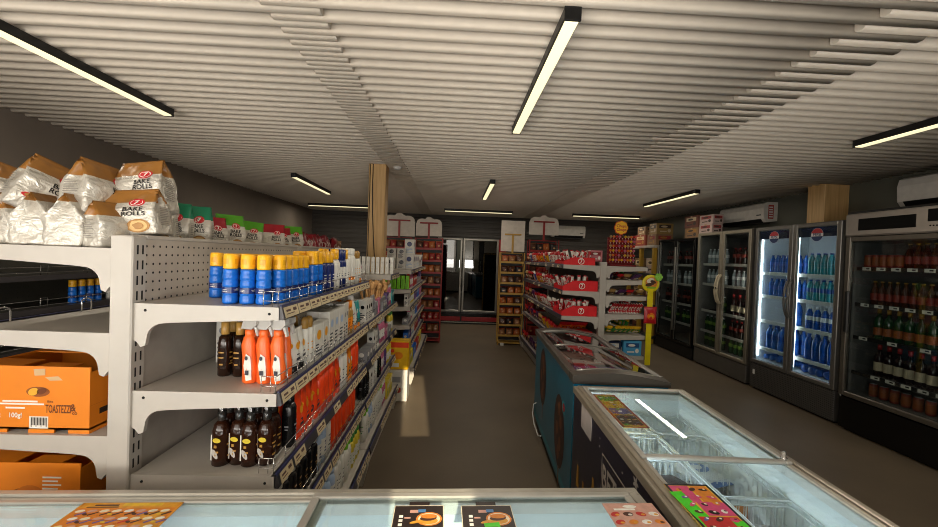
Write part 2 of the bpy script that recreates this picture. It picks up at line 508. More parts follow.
def shelf(parent, sp, sgn, y0, y1, z, D, rail='tags', fence=False, ntag=11, base=False, endtag=None, gap=.0, skip=.15):
    """sp = spine face x; sgn = +1 shelf sticks out to +X. Shelf is a part, bracket/rail/fence/tags are its sub-parts"""
    X = lambda u: sp + sgn * u
    b = MB()
    xa, xb = sorted((X(0.003), X(D)))
    b.box(xa, xb, y0 + .014, y1 - .014, z - .028, z)
    lo = .042 if not base else z
    xl, xh = sorted((X(D - .012), X(D)))
    b.box(xl, xh, y0 + .001, y1 - .001, z - .04, z)
    if base:
        xl, xh = sorted((X(D - .06), X(D - .05)))
        b.box(xl, xh, y0 + .004, y1 - .004, 0, z - .03)
    s = part('shelf', b, m_cream if not base else m_cream, parent)
    poly = bracket_poly(D) if not base else [(0, 0), (D, 0), (D, -z * .5), (D - .03, -z), (0, -z)]
    for ya, yb in ((y0, y0 + .013), (y1 - .013, y1)):
        pl = [(X(u), z + w) for u, w in poly]
        part('bracket', MB().prism(pl, 1, ya, yb), m_cream, s)
    if endtag:
        e = MB()
        for u in (D - .03, .035): e.lathe([(.0045, -.001), (.0045, .0012)], 10, 0, T(X(u), y0, z - .022, PI / 2))
        part('screw', e, m_slot, s)
    if rail:
        r = MB()
        xx = [X(D), X(D + .006), X(D + .017), X(D + .013), X(D)]
        zz = [z + .004, z + .004, z - .036, z - .042, z - .042]
        r.prism(list(zip(xx, zz)), 1, y0 + .004, y1 - .004, 0)
        # coloured strip along the top edge
        xx = [X(D - .001), X(D + .0065), X(D + .0085), X(D - .001)]
        zz = [z + .0065, z + .0065, z - .001, z + .0038]
        r.prism(list(zip(xx, zz)), 1, y0 + .004, y1 - .004, 1)
        part('price_rail', r, [m_rail, m_blue], s)
        if rail == 'tags':
            n = ntag; L = (y1 - y0 - .02)
            w = L / n
            for i in range(n):
                if gap and rnd.random() < gap: continue
                tw = w * (.93 if not gap else .84)
                o = part('price_tag', tag_mesh(tw, rnd.randrange(5)), None, s)
                o.location = (X(D + .0165), y0 + .012 + i * w + (w - tw) / 2 + (tw if sgn < 0 else 0), z - .037)
                # lean back along the sloped rail
                o.rotation_euler = (0, -.27, 0) if sgn > 0 else (0, -.27, PI)
        elif rail == 'strip':
            t = MB(); L = (y1 - y0); n = ntag; w = L / n
            for i in range(n):
                if rnd.random() < skip: continue
                ya = y0 + i * w + .01; M = T(X(D + .0165), 0, z - .037, 0, -.27 * sgn, 0)
                t.box(-.0012, .0012, ya, ya + w * .75, 0, .032, 0, M)
                t.box(-.0016 if sgn < 0 else .0012, -.0012 if sgn < 0 else .0016, ya + .01, ya + w * .5, .012, .024, 1, M)
            part('price_tag_strip', t, [m_tag, m_tagp], s)
    if fence:
        f = MB(); xf = X(D - .012); h = .05
        for zz in (z + .018, z + h): f.tube([(xf, y0 + .02, zz), (xf, y1 - .02, zz)], .0016, 5)
        n = 14
        for i in range(n + 1):
            yy = y0 + .02 + (y1 - y0 - .04) * i / n
            f.tube([(xf, yy, z), (xf, yy, z + h)], .0014, 5)
        # return along the near end
        for zz in (z + .018, z + h): f.tube([(xf, y0 + .02, zz), (X(D - .06), y0 + .02, zz)], .0016, 5)
        for q in (.03, .06): f.tube([(X(D - q), y0 + .02, z), (X(D - q), y0 + .02, z + h)], .0014, 5)
        part('wire_fence', f, m_chrome, s)
    return s

def hoops(parent, x, ys, z):
    h = MB()
    for y in ys:
        pts = [(x, y - .022, z)] + [(x, y - .022 * math.cos(a), z + .04 + .015 * math.sin(a)) for a in [i * PI / 8 for i in range(9)]] + [(x, y + .022, z)]
        h.tube(pts, .0028, 6)
    part('wire_hoop', h, m_chrome, parent)

def upright(parent, x0, x1, y, h, w=.06, slots=(1,)):
    u = MB().cbox(x0, x1, y, y + w, 0, h, .004, 0)
    xs = []
    if 1 in slots: xs.append((x1 - .0005, x1 + .0007))
    if -1 in slots: xs.append((x0 - .0007, x0 + .0005))
    for a, b in xs:
        n = int((h - .1) / .05)
        for i in range(n):
            z = h - .03 - i * .05
            for yy in (y + .018, y + .039): u.box(a, b, yy, yy + .006, z - .03, z, 1)
    part('upright', u, [m_cream, m_slot], parent)

def panel(parent, x0, x1, y0, y1, z0, z1, m=None):
    part('back_panel', MB().box(x0, x1, y0, y1, z0, z1), m or m_peg, parent)

# --- left gondola, two bays -------------------------------------------------
SX0, SX1, G0, GL = -1.10, -1.03, 1.30, 1.33
LRS = (1.36, 1.075, .80, .54)
g1 = empty('gondola_shelving', 'cream double-sided shop shelving with perforated panel, nearest the camera on the left', 'shop shelving', (0, 0, 0), 0, 'left gondola bays')
upright(g1, SX0, SX1, G0, 1.578)
panel(g1, -1.05, -1.035, G0 + .06, G0 + GL, 1.345, 1.572)
panel(g1, -1.05, -1.036, G0 + .06, G0 + GL, .12, 1.344, m_plain)
part('top_cap', MB().cbox(-1.085, -1.03, G0 + .06, G0 + GL, 1.568, 1.582, .003), m_cream, g1)
panel(g1, -1.095, -1.08, G0 + .06, G0 + GL, .12, 1.50)
for i, z in enumerate(LRS):
    shelf(g1, SX1, 1, G0 + .012, G0 + GL, z, .46, fence=True, endtag=True, gap=0 if i < 2 else .05)
shelf(g1, SX1, 1, G0 + .012, G0 + GL, .24, .50, base=True, gap=.12)
for z in (1.535, 1.26, .924, .60):
    s = shelf(g1, SX0, -1, G0 + .012, G0 + GL, z, .48, rail='strip')
    if z < 1.5:
        hoops(s, SX0 - .455, [G0 + .12 + .31 * i for i in range(4)], z)
shelf(g1, SX0, -1, G0 + .012, G0 + GL, .24, .52, base=True, rail='strip')

g2 = empty('gondola_shelving', 'second bay of cream left shelving, between the first bay and the wooden column', 'shop shelving', (0, 0, 0), 0, 'left gondola bays')
B0 = G0 + GL
upright(g2, SX0, SX1, B0 + .005, 1.578)
upright(g2, SX0, SX1, B0 + GL - .07, 1.578)
panel(g2, -1.05, -1.035, B0 + .06, B0 + GL - .07, .12, 1.572)
part('top_cap', MB().cbox(-1.085, -1.03, B0 + .06, B0 + GL - .07, 1.568, 1.582, .003), m_cream, g2)
for z in LRS[1:]:
    shelf(g2, SX1, 1, B0 + .012, B0 + GL, z, .46, fence=False, gap=.12)
shelf(g2, SX1, 1, B0 + .012, B0 + GL, .24, .50, base=True, gap=.12)
for z in (1.535, 1.262, .945, .63):
    shelf(g2, SX0, -1, B0 + .012, B0 + GL, z, .48, rail='strip')
shelf(g2, SX0, -1, B0 + .012, B0 + GL, .24, .52, base=True, rail='strip')

shelf(g2, SX1, 1, 3.50, B0 + GL, 1.36, .47, rail='strip', ntag=4)
# --- far left gondola, beyond the column -------------------------------------
G3, G3L = 4.70, 2.05
g3 = empty('gondola_shelving', 'far left shelving beyond the wooden column, with white sticks on its top shelf', 'shop shelving', (0, 0, 0), 0, 'left gondola bays')
upright(g3, -1.01, -.94, G3, 1.50); upright(g3, -1.01, -.94, G3 + G3L - .06, 1.50)
panel(g3, -.965, -.95, G3 + .06, G3 + G3L - .06, .12, 1.50)
for z in (1.36, 1.13, .92, .70, .46):
    shelf(g3, -.94, 1, G3 + .01, G3 + G3L, z, .43, rail='strip', ntag=18)
shelf(g3, -.94, 1, G3 + .01, G3 + G3L, .2, .5, base=True, rail='strip', ntag=18)
for z in (1.36, 1.0, .6):
    shelf(g3, -1.01, -1, G3 + .01, G3 + G3L, z, .45, rail='strip', ntag=18)

# --- gondola right of the aisle ----------------------------------------------
H0, HL = 4.40, 2.5
HX0, HX1 = 1.645, 1.72
g4 = empty('gondola_shelving', 'cream shelving end right of the aisle, with red trays and sweets', 'shop shelving', (0, 0, 0), 0, 'aisle gondola')
upright(g4, HX0, HX1, H0, 1.545, .06, (1, -1)); upright(g4, HX0, HX1, H0 + HL - .06, 1.545, .06, ())
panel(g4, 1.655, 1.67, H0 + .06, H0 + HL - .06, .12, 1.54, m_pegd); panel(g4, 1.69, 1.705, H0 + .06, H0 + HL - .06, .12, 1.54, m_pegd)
HLZ = (1.50, 1.205, .92, .63)
HRZ = (1.50, 1.345, 1.165, .955, .72, .485)
for z in HLZ: shelf(g4, HX0, -1, H0 + .01, H0 + HL, z, .42, rail='strip', ntag=20, skip=.65)
shelf(g4, HX0, -1, H0 + .01, H0 + HL, .2, .46, base=True, rail='strip', ntag=20, skip=.65)
for z in HRZ: shelf(g4, HX1, 1, H0 + .01, H0 + HL, z, .47, rail='strip', ntag=20, skip=.65)
shelf(g4, HX1, 1, H0 + .01, H0 + HL, .2, .5, base=True, rail='strip', ntag=20, skip=.65)

# --- dark shelving along the left wall ----------------------------------------
m_dsh = mat('dark_shelf', '#34322d', .5)
m_dpan = pegboard('dark_ribbed_panel', '#3c3a33', .04, .003)
gw = empty('wall_shelving', 'dark shelving along the left wall, seen under the snack bag shelf', 'shop shelving', (0, 0, 0))
part('back_panel', MB().box(-3.44, -3.42, 1.5, 5.5, .0, 1.56), m_dpan, gw)
for y in (1.5, 2.83, 4.16, 5.44): part('upright', MB().cbox(-3.48, -3.4, y, y + .06, 0, 1.57), m_dsh, gw)
for z in (1.30, 1.06, .78, .5, .2):
    s = part('shelf', MB().box(-3.419, -2.98, 1.5, 5.5, z - .03, z), m_dsh, gw)
    f = MB()
    for zz in (z + .02, z + .06): f.tube([(-2.985, 1.52, zz), (-2.985, 5.48, zz)], .002, 5)
    for i in range(12): 
        y = 1.52 + i * .36
        f.tube([(-2.985, y, z), (-2.985, y, z + .075), (-2.985, y + .05, z + .075), (-2.985, y + .05, z)], .002, 5)
    part('wire_fence', f, m_chrome, s)
    part('price_rail', MB().box(-2.98, -2.965, 1.5, 5.5, z - .035, z + .003), m_rail, s)
# ================================================================== FREEZERS
m_glz = glass('freezer_glass', '#f2f8f8', 1.45, 1.0)
m_glc = glass('cooler_glass', '#e4ecec', 1.45, 1.0)
m_gld = glass('cooler_glass_grey', '#e4e8e8', 1.45, 1.0)
m_liner = mat('freezer_liner', '#e4ecee', .35, var=.02)
m_rim = mat('freezer_rim_grey', '#a39a8a', .32, .5, var=.03)
m_navy = mat('navy_side', '#15162e', .3, var=.15)
m_teal = mat('teal_side', '#0b6078', .3, var=.12)
m_tealrim = mat('grey_rim_dark', '#5a5650', .3, .3)
m_wire = mat('basket_wire_white', '#e3e8ea', .35)
m_tubfill = mat('freezer_fill_glow', '#ffffff', .5, emit='#e6f4ff', es=22.0)

def freezer(name, label, L, D, H, body_m, loc, rz, split, rim_m=None, liner_z=.25, led=None, far=True):
    """chest freezer; local x along the length 0..L, y across 0..D, two sliding glass lids meeting at x = split"""
    rim_m = rim_m or m_rim
    e = empty(name, label, 'chest freezer', loc, rz, 'glass top chest freezers')
    t = .055
    b = MB()
    zt = H - .045
    b.cbox(0, L, 0, t - .002, .07, zt, .006); b.cbox(0, L, D - t + .002, D, .07, zt, .006)
    b.cbox(0, t - .002, t - .002, D - t + .002, .07, zt, .004); b.cbox(L - t + .002, L, t - .002, D - t + .002, .07, zt, .004)
    b.box(.01, L - .01, .01, D - .01, .07, .1)
    part('body', b, body_m, e)
    part('plinth', MB().box(.02, L - .02, .02, D - .02, 0, .07), m_black, e)
    # liner: thin inner tub with embossed waves
    ln = MB()
    x0, x1, y0, y1, zb = t, L - t, t, D - t, liner_z
    ln.box(x0, x1, y0, y1, zb, zb + .01)
    for yy, s in ((y0, 1), (y1, -1)):
        n = 150; vs = []; fs = []
        cols = [x0 + (x1 - x0) * i / n for i in range(n + 1)]
        rows = [zb + (zt - zb) * j / 40 for j in range(41)]
        for z in rows:
            for x in cols:
                u = (x - x0) / .36; w = (z - zb) / (zt - zb)
                emb = .0
                fx = abs((u % 1) - .5) * 2
                if fx < .86 and .12 < w < .88: emb = .012
                d = math.hypot(((u % 1) - .5) * .36, (w - .55) * (zt - zb))
                if emb and abs(d - .075) < .012: emb = .022
                if emb and abs(d - .035) < .01: emb = .022
                if emb and abs(w - .35 - .12 * math.sin(u * 2 * PI)) < .035: emb = .022
                vs.append((x, yy + s * emb, z))
        m = n + 1
        for j in range(40):
            for i in range(n):
                fs.append((j * m + i, j * m + i + 1, (j + 1) * m + i + 1, (j + 1) * m + i))
        ln.add(vs, fs, 0, True)
    for xx in (x0, x1): ln.add([(xx, y0, zb), (xx, y1, zb), (xx, y1, zt), (xx, y0, zt)], [(0, 1, 2, 3)])
    part('liner', ln, m_liner, e)
    if led:  # bar added out of sight to brighten the tub
        q = MB(); q.cbox(x0 + .05, x1 - .05, *((y1 - .022, y1 - .004) if far else (y0 + .004, y0 + .022)), zt - .03, zt - .012, .003)
        part('added_fill_bar', q, led, e, label='added cool white bar brightening the tub')
    # rim: stepped metal frame
    r = MB()
    def ring(o, w, z0, z1, mi=0):
        r.cbox(o, L - o, o, o + w, z0, z1, .003, mi); r.cbox(o, L - o, D - o - w, D - o, z0, z1, .003, mi)
        r.cbox(o, o + w, o + w, D - o - w, z0, z1, .003, mi); r.cbox(L - o - w, L - o, o + w, D - o - w, z0, z1, .003, mi)
    ring(-.006, .036, zt, H - .008)
    ring(.012, .02, H - .008, H + .001)
    ring(.03, .028, zt - .004, H - .016, 1)
    ring(.034, .009, H - .016, H - .006)
    part('rim', r, [rim_m, m_white], e)
    # sliding lids
    for k, (a, c, z) in enumerate(((.036, split + .02, H - .013), (split - .02, L - .036, H - .002))):
        lid = MB(); w = .022
        ya, yb = .034, D - .034
        lid.cbox(a, c, ya, ya + w, z - .006, z + .006, .003); lid.cbox(a, c, yb - w, yb, z - .006, z + .006, .003)
        lid.cbox(a, a + w, ya + w, yb - w, z - .006, z + .006, .003); lid.cbox(c - w, c, ya + w, yb - w, z - .006, z + .006, .003)
        f = part('lid', lid, mat('lid_frame', '#b3b0a8', .35, .35), e)
        part('glass_pane', MB().box(a + w, c - w, ya + w, yb - w, z - .002, z + .002), m_glz, f, label='clear glass pane')
    lk = MB().lathe([(.011, 0), (.011, .006), (.007, .008), (.007, .026), (.001, .027)], 14, 0, T(split, .052, H + .004))
    part('lock', lk, m_chrome, e)
    return e

# near freezer across the bottom of the picture; its length runs along world X
FA = math.radians(1.9)
fA = freezer('chest_freezer', 'pale glass-topped chest freezer across the bottom edge of the picture', 1.985, .63, .86, mat('freezer_white', '#c9c7c0', .4),
             (-1.385, .495, 0), FA, 1.05, mat('rim_pale', '#b9b5aa', .3, .4), .25, mat('freezer_fill_glow_soft', '#ffffff', .5, emit='#eef4ff', es=9.0), False)
# right freezer, length along world Y (local x -> world Y, local y -> world -X)
fB = freezer('chest_freezer', 'navy-sided glass-topped chest freezer with white wire baskets, right foreground', 1.55, .605, .86, m_navy,
             (1.27, .585, 0), PI / 2, .78, None, .42, m_tubfill)
# artwork on the navy side (plane x = .665, facing -X)
art = MB(); FX = Matrix.Translation((.6635, 0, 0)) @ face_x(-1)      # local x -> -Y, y -> Z
def LB(u, v): return (-u, v)
def frame_lines(mb, y0, y1, z0, z1, w, mi):
    mb.quad(-y0, -y0 + w, z0, z1, mi, FX); mb.quad(-y1 - w, -y1, z0, z1, mi, FX)
    mb.quad(-y0, -y1, z1 - w, z1, mi, FX); mb.quad(-y0, -y1, z0, z0 + w, mi, FX)
LAB_B = []
def navy_part(nm, mb, m, lb):
    o = part(nm, mb, m, fB, label=lb)
    o.matrix_parent_inverse = (Matrix.Translation((1.27, .585, 0)) @ Matrix.Rotation(PI / 2, 4, 'Z')).inverted()
m_poff = mat('print_offwhite', '#b9b3ac', .5); m_pgold = mat('print_gold', '#b3862a', .5)
frame_lines(art, 1.645, 1.18, .56, .725, .006, 0)
navy_part('print_frame', art, m_poff, 'thin pale frame line')
art = MB(); art.text('BET', .14, 0, FX, None, -1.553, .63, .72); navy_part('lettering', art, m_poff, 'pale lettering')
for (y, z, s) in ((1.75, .50, .05), (2.0, .42, .055), (1.90, .40, .045)):
    art = MB(); art.add([(-y - s * .5, z - s, 0), (-y + s * .5, z - s, 0), (-y + s * .2, z + s * 1.1, 0), (-y - s * .2, z + s * 1.1, 0)], [(0, 1, 2, 3)], 0, False, FX); navy_part('golden_shape', art, m_pgold, 'golden printed shape')
for (y, z) in ((1.68, .77), (1.68, .735), (1.42, .76)):
    art = MB(); art.disc(.005, .005, 0, FX @ T(-y, z, 0), 8); navy_part('screw', art, m_poff, None)
art = MB()
for q in range(5):
    a = q * 2 * PI / 5
    art.disc(.012, .006, 0, FX @ T(-1.30 + .012 * math.cos(a), .79 + .012 * math.sin(a), 0, 0, 0, a), 8)
navy_part('star_print', art, m_poff, 'small pale star')
pp = MB().box(.661, .6635, 1.80, 1.968, .70, .835)
o = link('paper_notice', pp.mesh('paper_notice', mat('paper_white', '#b7afaa', .7))); tag(o, 'blank white paper sheet stuck on the navy freezer side', 'paper notice'); PAPER = o

# teal curved-glass freezer behind it
fC = empty('ice_cream_freezer', 'teal ice cream freezer with curved glass top in the aisle', 'chest freezer', (0, 0, 0), 0, 'glass top chest freezers')
CX0, CX1, CY0, CY1 = .735, 1.275, 2.27, 3.72
b = MB(); b.cbox(CX0, CX1, CY0, CY1, .06, .835, .012); part('body', b, m_teal, fC)
part('plinth', MB().box(CX0 + .02, CX1 - .02, CY0 + .02, CY1 - .02, 0, .06), m_black, fC)
def arc(x): 
    u = (x - CX0) / (CX1 - CX0)
    return .872 + .038 * math.sin(PI * min(1, u * .93 + .07)) * (1 - .25 * u) - .012 * u
xs = [CX0 - .012 + (CX1 - CX0 + .024) * i / 14 for i in range(15)]
rim = MB()
for ya, yb in ((CY0 - .015, CY0 + .075), (CY1 - .075, CY1 + .015)):
    poly = [(x, arc(x) + .004) for x in xs] + [(xs[-1], .835), (xs[0], .835)]
    rim.prism(poly, 1, ya, yb, 0)
rim.cbox(CX0 - .012, CX0 + .035, CY0 + .075, CY1 - .075, .835, .884, .006)
rim.cbox(CX1 - .035, CX1 + .012, CY0 + .075, CY1 - .075, .835, .868, .006)
part('rim', rim, m_tealrim, fC)
part('blue_trim', MB().cbox(CX0 - .004, CX1 + .004, CY0 - .006, CY0 + .01, .795, .835, .003), mat('bright_blue_trim', '#1380b0', .3), fC, label='bright blue strip')
m_curv = glass('curved_glass', '#d5dcde', 1.6, 1.6)
for k, (a, c, dz) in enumerate(((CY0 + .075, (CY0 + CY1) / 2 + .03, .0), ((CY0 + CY1) / 2 - .03, CY1 - .075, -.012))):
    gl = MB(); vs = []; fs = []
    for x in xs[1:-1]:
        vs += [(x, a, arc(x) + dz), (x, c, arc(x) + dz)]
    n = len(xs) - 2
    fs = [(2 * i, 2 * i + 1, 2 * i + 3, 2 * i + 2) for i in range(n - 1)]
    gl.add(vs, fs, 0, True)
    lp = part('lid', gl, m_curv, fC, label='curved glass sliding lid')
    fr = MB()
    for yy in ((a, c)): fr.tube([(x, yy, arc(x) + dz + .003) for x in xs[1:-1]], .007, 6)
    part('lid_edge', fr, m_alu, lp)
# ice cream packs and price sheets under the curved glass, a flat inner deck
part('deck', MB().box(CX0 + .035, CX1 - .035, CY0 + .075, CY1 - .075, .8355, .839), mat('deck_dark', '#1c1f24', .3), fC)
ov = MB()
m_choc = mat('choc_print', '#3a1f16', .5, var=.5, scale=18); m_tan = mat('tan_print', '#8a5a34', .5); m_tl = mat('teal_print_light', '#12899a', .35)
FXc = Matrix.Translation((CX0 - .0015, 0, 0)) @ face_x(-1)
def ice(mb, y, z, rx, rz, tilt, base):
    M = FXc @ T(-y, z, 0, 0, 0, tilt)
    mb.disc(rx, rz, base, M, 24)
    M2 = FXc @ T(-y, z, .0006, 0, 0, tilt)
    mb.disc(rx * .8, rz * .86, base + 0 if base else 0, M2, 24)
    for i in range(5):
        mb.disc(rx * .22, rz * .2, 1, FXc @ T(-y + rx * (.35 * math.sin(i * 2.4)), z - rz * .6 + rz * .3 * i, .0012, 0, 0, tilt), 10)
    mb.quad(-.014, .014, -rz * 1.45, -rz * .95, 2, FXc @ T(-y, z, .0004, 0, 0, tilt))
for q in ((3.30, .56, .15, .235, .12), (2.62, .40, .16, .24, .10)):
    ob_ = MB(); ice(ob_, *q, 0)
    part('ice_cream_picture', ob_, [m_choc, mat('choc_nut', '#6b3d22', .5), m_tan], fC, label='chocolate ice cream picture')
ov.disc(.05, .045, 3, FXc @ T(-2.5, .60, .0003), 18); ov.disc(.03, .028, 4, FXc @ T(-2.5, .60, .0008), 14)
ov.quad(-3.70, -2.28, .10, .14, 3, FXc)
part('side_print', ov, [m_choc, mat('choc_nut', '#6b3d22', .5), m_tan, m_tl, mat('print_red', '#a3242c', .5)], fC, label='small round mark and pale stripe')
cb = MB().tube([(CX0 - .004, 3.56, .24), (CX0 - .03, 3.55, .23), (CX0 - .045, 3.5, .17), (CX0 - .04, 3.42, .1), (CX0 - .02, 3.3, .05), (CX0 - .004, 3.26, .07)], .005, 6)
part('cable', cb, m_white, fC, label='white power cable loop')

# --- printed sheets on and under the glass -------------------------------------
POS_COL = {n: mat('ink_' + n, h, .45, var=.12, scale=60) for n, h in dict(red='#c02a2a', orange='#d98324', yellow='#e0b52c', green='#4fae2c',
           pink='#d24a7a', brown='#4a2618', cream='#e8dcc0', white='#e9e7e0', violet='#6a5a9a', darkbrown='#22130e', gold='#d99a2b', blush='#c99a8a', lime='#49d622', blue='#4a7fb5', blackish='#15151c').items()}
def sheet(name, label, w, h, bg, items, loc, rz, cat='price sheet', border=None, tab=None, thick=.0015):
    """flat printed sheet; items = list of (shape, x, y, rx, ry, colour, tilt)"""
    cols = [bg]; mb = MB()
    def ci(c):
        if c not in cols: cols.append(c)
        return cols.index(c)
    mb.box(-w / 2, w / 2, -h / 2, h / 2, 0, thick, 0)
    if border:
        k = ci(border[0]); bw = border[1]
        for q in ((-w / 2, w / 2, h / 2 - bw, h / 2), (-w / 2, w / 2, -h / 2, -h / 2 + bw), (-w / 2, -w / 2 + bw, -h / 2, h / 2), (w / 2 - bw, w / 2, -h / 2, h / 2)):
            mb.quad(*q, k, T(0, 0, thick + .0002))
    if tab: mb.box(-tab / 2, tab / 2, h / 2, h / 2 + .016, 0, thick, 0)
    for n, it in enumerate(items):
        sh, x, y, rx, ry, c, tl = it
        M = T(x, y, thick + .0003 + n * .00002, 0, 0, tl)
        if sh == 'o': mb.disc(rx, ry, ci(c), M, 14)
        elif sh == 't': mb.text(rx, ry, ci(c), M)
        else: mb.quad(-rx, rx, -ry, ry, ci(c), M)
    o = link(name, mb.mesh(name, [POS_COL[c] for c in cols]), None, loc, (0, 0, rz))
    return tag(o, label, cat)
def pops(w, h, n, cols, seed, r0=.008, r1=.018):
    r = random.Random(seed); out = []
    nx = max(2, int(w / (r1 * 2.1))); ny = max(2, int(h / (r1 * 2.0)))
    for j in range(ny):
        for i in range(nx):
            x = -w / 2 + w * (i + .5) / nx + r.uniform(-.004, .004); y = -h / 2 + h * (j + .5) / ny + r.uniform(-.004, .004)
            out.append(('o', x, y, r.uniform(r0, r1), r.uniform(r0, r1) * .6, r.choice(cols), r.uniform(-.8, .8)))
            out.append(('o', x + .004, y + .003, r0 * .5, r0 * .4, r.choice(['white', 'cream', 'brown']), r.uniform(-.8, .8)))
    return out
GZ = .8645
bands = [('q', 0, .14, .045, .03, 'green', 0), ('q', 0, .06, .045, .03, 'yellow', 0), ('q', 0, -.02, .045, .035, 'violet', 0), ('q', 0, -.12, .045, .05, 'brown', 0)]
sheet('ice_cream_price_sheet', 'red-bordered colourful ice cream sheet on the far lid of the navy freezer', .115, .40, 'yellow', bands + pops(.09, .37, 20, ['green', 'red', 'orange', 'cream', 'violet', 'yellow', 'brown', 'white'], 5, .006, .014), (.786, 1.805, .853 + .0005), .02, border=('red', .010))
bands = [('q', -.03, .10, .03, .04, 'pink', 0), ('q', .03, .10, .025, .04, 'orange', 0), ('q', -.045, .02, .02, .09, 'lime', .1), ('q', .02, .03, .04, .03, 'pink', 0), ('q', .0, -.03, .055, .025, 'red', 0), ('q', 0, -.10, .055, .04, 'orange', 0), ('q', .045, -.07, .016, .05, 'lime', 0)]
sheet('ice_cream_price_sheet', 'black-bordered pink, green and orange ice cream sheet on the near lid of the navy freezer', .135, .30, 'yellow', bands + pops(.115, .27, 20, ['pink', 'brown', 'lime', 'red', 'orange', 'white', 'violet', 'darkbrown'], 9, .008, .016), (.765, 1.02, GZ + .0005), .03, border=('blackish', .008))
# near freezer sheets (lids slightly turned, so rotate with the freezer)
def onA(x, y, z):                                            # world -> on freezer A lids
    return (x, y, z)
ypr = [('q', 0, .138, .12, .010, 'gold', 0), ('q', .03, .142, .05, .006, 'yellow', 0), ('q', -.06, .139, .03, .003, 'brown', 0), ('q', -.065, .131, .04, .002, 'brown', 0), ('q', .09, .06, .03, .05, 'gold', .2)]
rr = random.Random(4)
for j in range(8):
    for i in range(8):
        x = -.108 + i * .030 + (.008 if j % 2 else 0); y = .110 - j * .031
        ypr.append(('o', x, y + .005, .011, .006, rr.choice(['cream', 'white', 'blush']), .2))
        ypr.append(('q', x + .010, y - .006, .011, .003, rr.choice(['brown', 'red', 'violet', 'brown']), .6))
        ypr.append(('o', x - .008, y - .008, .007, .004, rr.choice(['orange', 'brown', 'yellow']), -.4))
sheet('ice_cream_price_sheet', 'yellow and orange ice cream price sheet on the near freezer, left', .255, .30, 'orange', ypr, (-.835, .935, .849 + .003), FA, border=('gold', .004))
def burger(seed, note):
    it = [('o', .028, .02, .034, .027, 'orange', 0), ('o', .028, .02, .029, .023, 'cream', 0), ('o', .026, .012, .025, .013, 'gold', 0), ('o', .026, .022, .022, .010, 'brown', .1), ('o', .027, .03, .022, .009, 'orange', 0),
          ('q', -.012, .05, .011, .006, 'blush', 0), ('q', .008, .052, .010, .006, 'blue', 0), ('q', -.045, .03, .005, .005, 'white', 0), ('q', -.045, .014, .005, .005, 'white', 0), ('q', -.045, -.002, .005, .005, 'white', 0),
          ('q', -.028, .024, .008, .003, 'blush', 0), ('q', -.035, -.03, .028, .006, 'cream', 0), ('q', .035, -.03, .022, .005, 'blush', 0), ('q', -.035, -.048, .028, .004, 'gold', 0), ('q', .03, -.048, .02, .007, 'white', 0), ('o', -.006, .008, .016, .005, 'tan' if 0 else 'gold', .3)]
    if note: it += [('q', .008, -.012, .020, .016, 'lime', .1), ('q', .008, -.012, .014, .002, 'green', .1)]
    return it
sheet('burger_advert', 'dark brown burger card on the near freezer glass, left one without green note', .132, .15, 'darkbrown', burger(1, False), (-.07, .994, GZ + .0005), FA, 'advert card', border=('cream', .002), tab=.055)
sheet('burger_advert', 'dark brown burger card with a lime green note on the near freezer glass', .138, .15, 'darkbrown', burger(2, True), (.112, .998, GZ + .0005), FA, 'advert card', border=('cream', .002), tab=.055)
bl = [('q', -.02, .05, .03, .004, 'white', 0), ('o', 0, .062, .02, .007, 'white', 0)]
for j in range(4):
    for i in range(4):
        bl.append(('o', -.055 + i * .036, .03 - j * .032, .014, .009, rr.choice(['brown', 'white', 'orange', 'red', 'cream']), rr.uniform(-.5, .5)))
        bl.append(('o', -.05 + i * .036, .028 - j * .032, .006, .004, rr.choice(['white', 'brown', 'gold']), 0))
sheet('ice_cream_price_sheet', 'pinkish ice cream price sheet on the near freezer, right corner', .145, .155, 'blush', bl, (.515, 1.015, GZ + .0005), FA)
# coloured pictures seen under the curved lid
for k, (x, y, w, h, c, nm) in enumerate(((.98, 3.32, .40, .46, 'blackish', 'dark picture sheet at the far end under the curved glass lid'), (.97, 2.86, .38, .34, 'blush', 'pink picture sheet in the middle under the curved glass lid'), (.97, 2.50, .38, .26, 'violet', 'violet picture sheet at the near end under the curved glass lid'))):
    pal = [['blackish', 'white', 'brown', 'blue'], ['pink', 'blush', 'red', 'white', 'blackish'], ['pink', 'violet', 'yellow', 'red', 'green', 'white']][k]
    sheet('picture_sheet', nm, w, h, c, pops(w * .92, h * .9, 10, pal, 20 + k, .02, .036), (x, y, .8395), 0)

# --- wire baskets and frozen packs --------------------------------------------
def basket(x0, x1, y0, y1, z0, z1, label):
    m = MB()
    for z in (z1, z1 - .02): m.tube([(x0, y0, z), (x1, y0, z), (x1, y1, z), (x0, y1, z)], .004, 6, 0, None, True)
    m.tube([(x0, y0, z0), (x1, y0, z0), (x1, y1, z0), (x0, y1, z0)], .0028, 6, 0, None, True)
    nx = int((x1 - x0) / .024); ny = int((y1 - y0) / .024)
    for i in range(1, nx):
        x = x0 + (x1 - x0) * i / nx
        m.tube([(x, y0, z1), (x, y0, z0), (x, y1, z0), (x, y1, z1)], .0023, 4)
    for i in range(1, ny):
        y = y0 + (y1 - y0) * i / ny
        m.tube([(x0, y, z1), (x0, y, z0), (x1, y, z0), (x1, y, z1)], .0023, 4)
    for z in (z0 + (z1 - z0) * .35, z0 + (z1 - z0) * .7): m.tube([(x0, y0, z), (x1, y0, z), (x1, y1, z), (x0, y1, z)], .0017, 4, 0, None, True)
    o = link('wire_basket', m.mesh('wire_basket', m_wire))
    return tag(o, label, 'basket', 'white wire freezer baskets')
bx = [(.735, .962), (.970, 1.198)]
by = [(.66, .98, 'nearest'), (.99, 1.30, 'second'), (1.31, 1.58, 'third'), (1.59, 1.79, 'fourth'), (1.80, 2.06, 'farthest')]
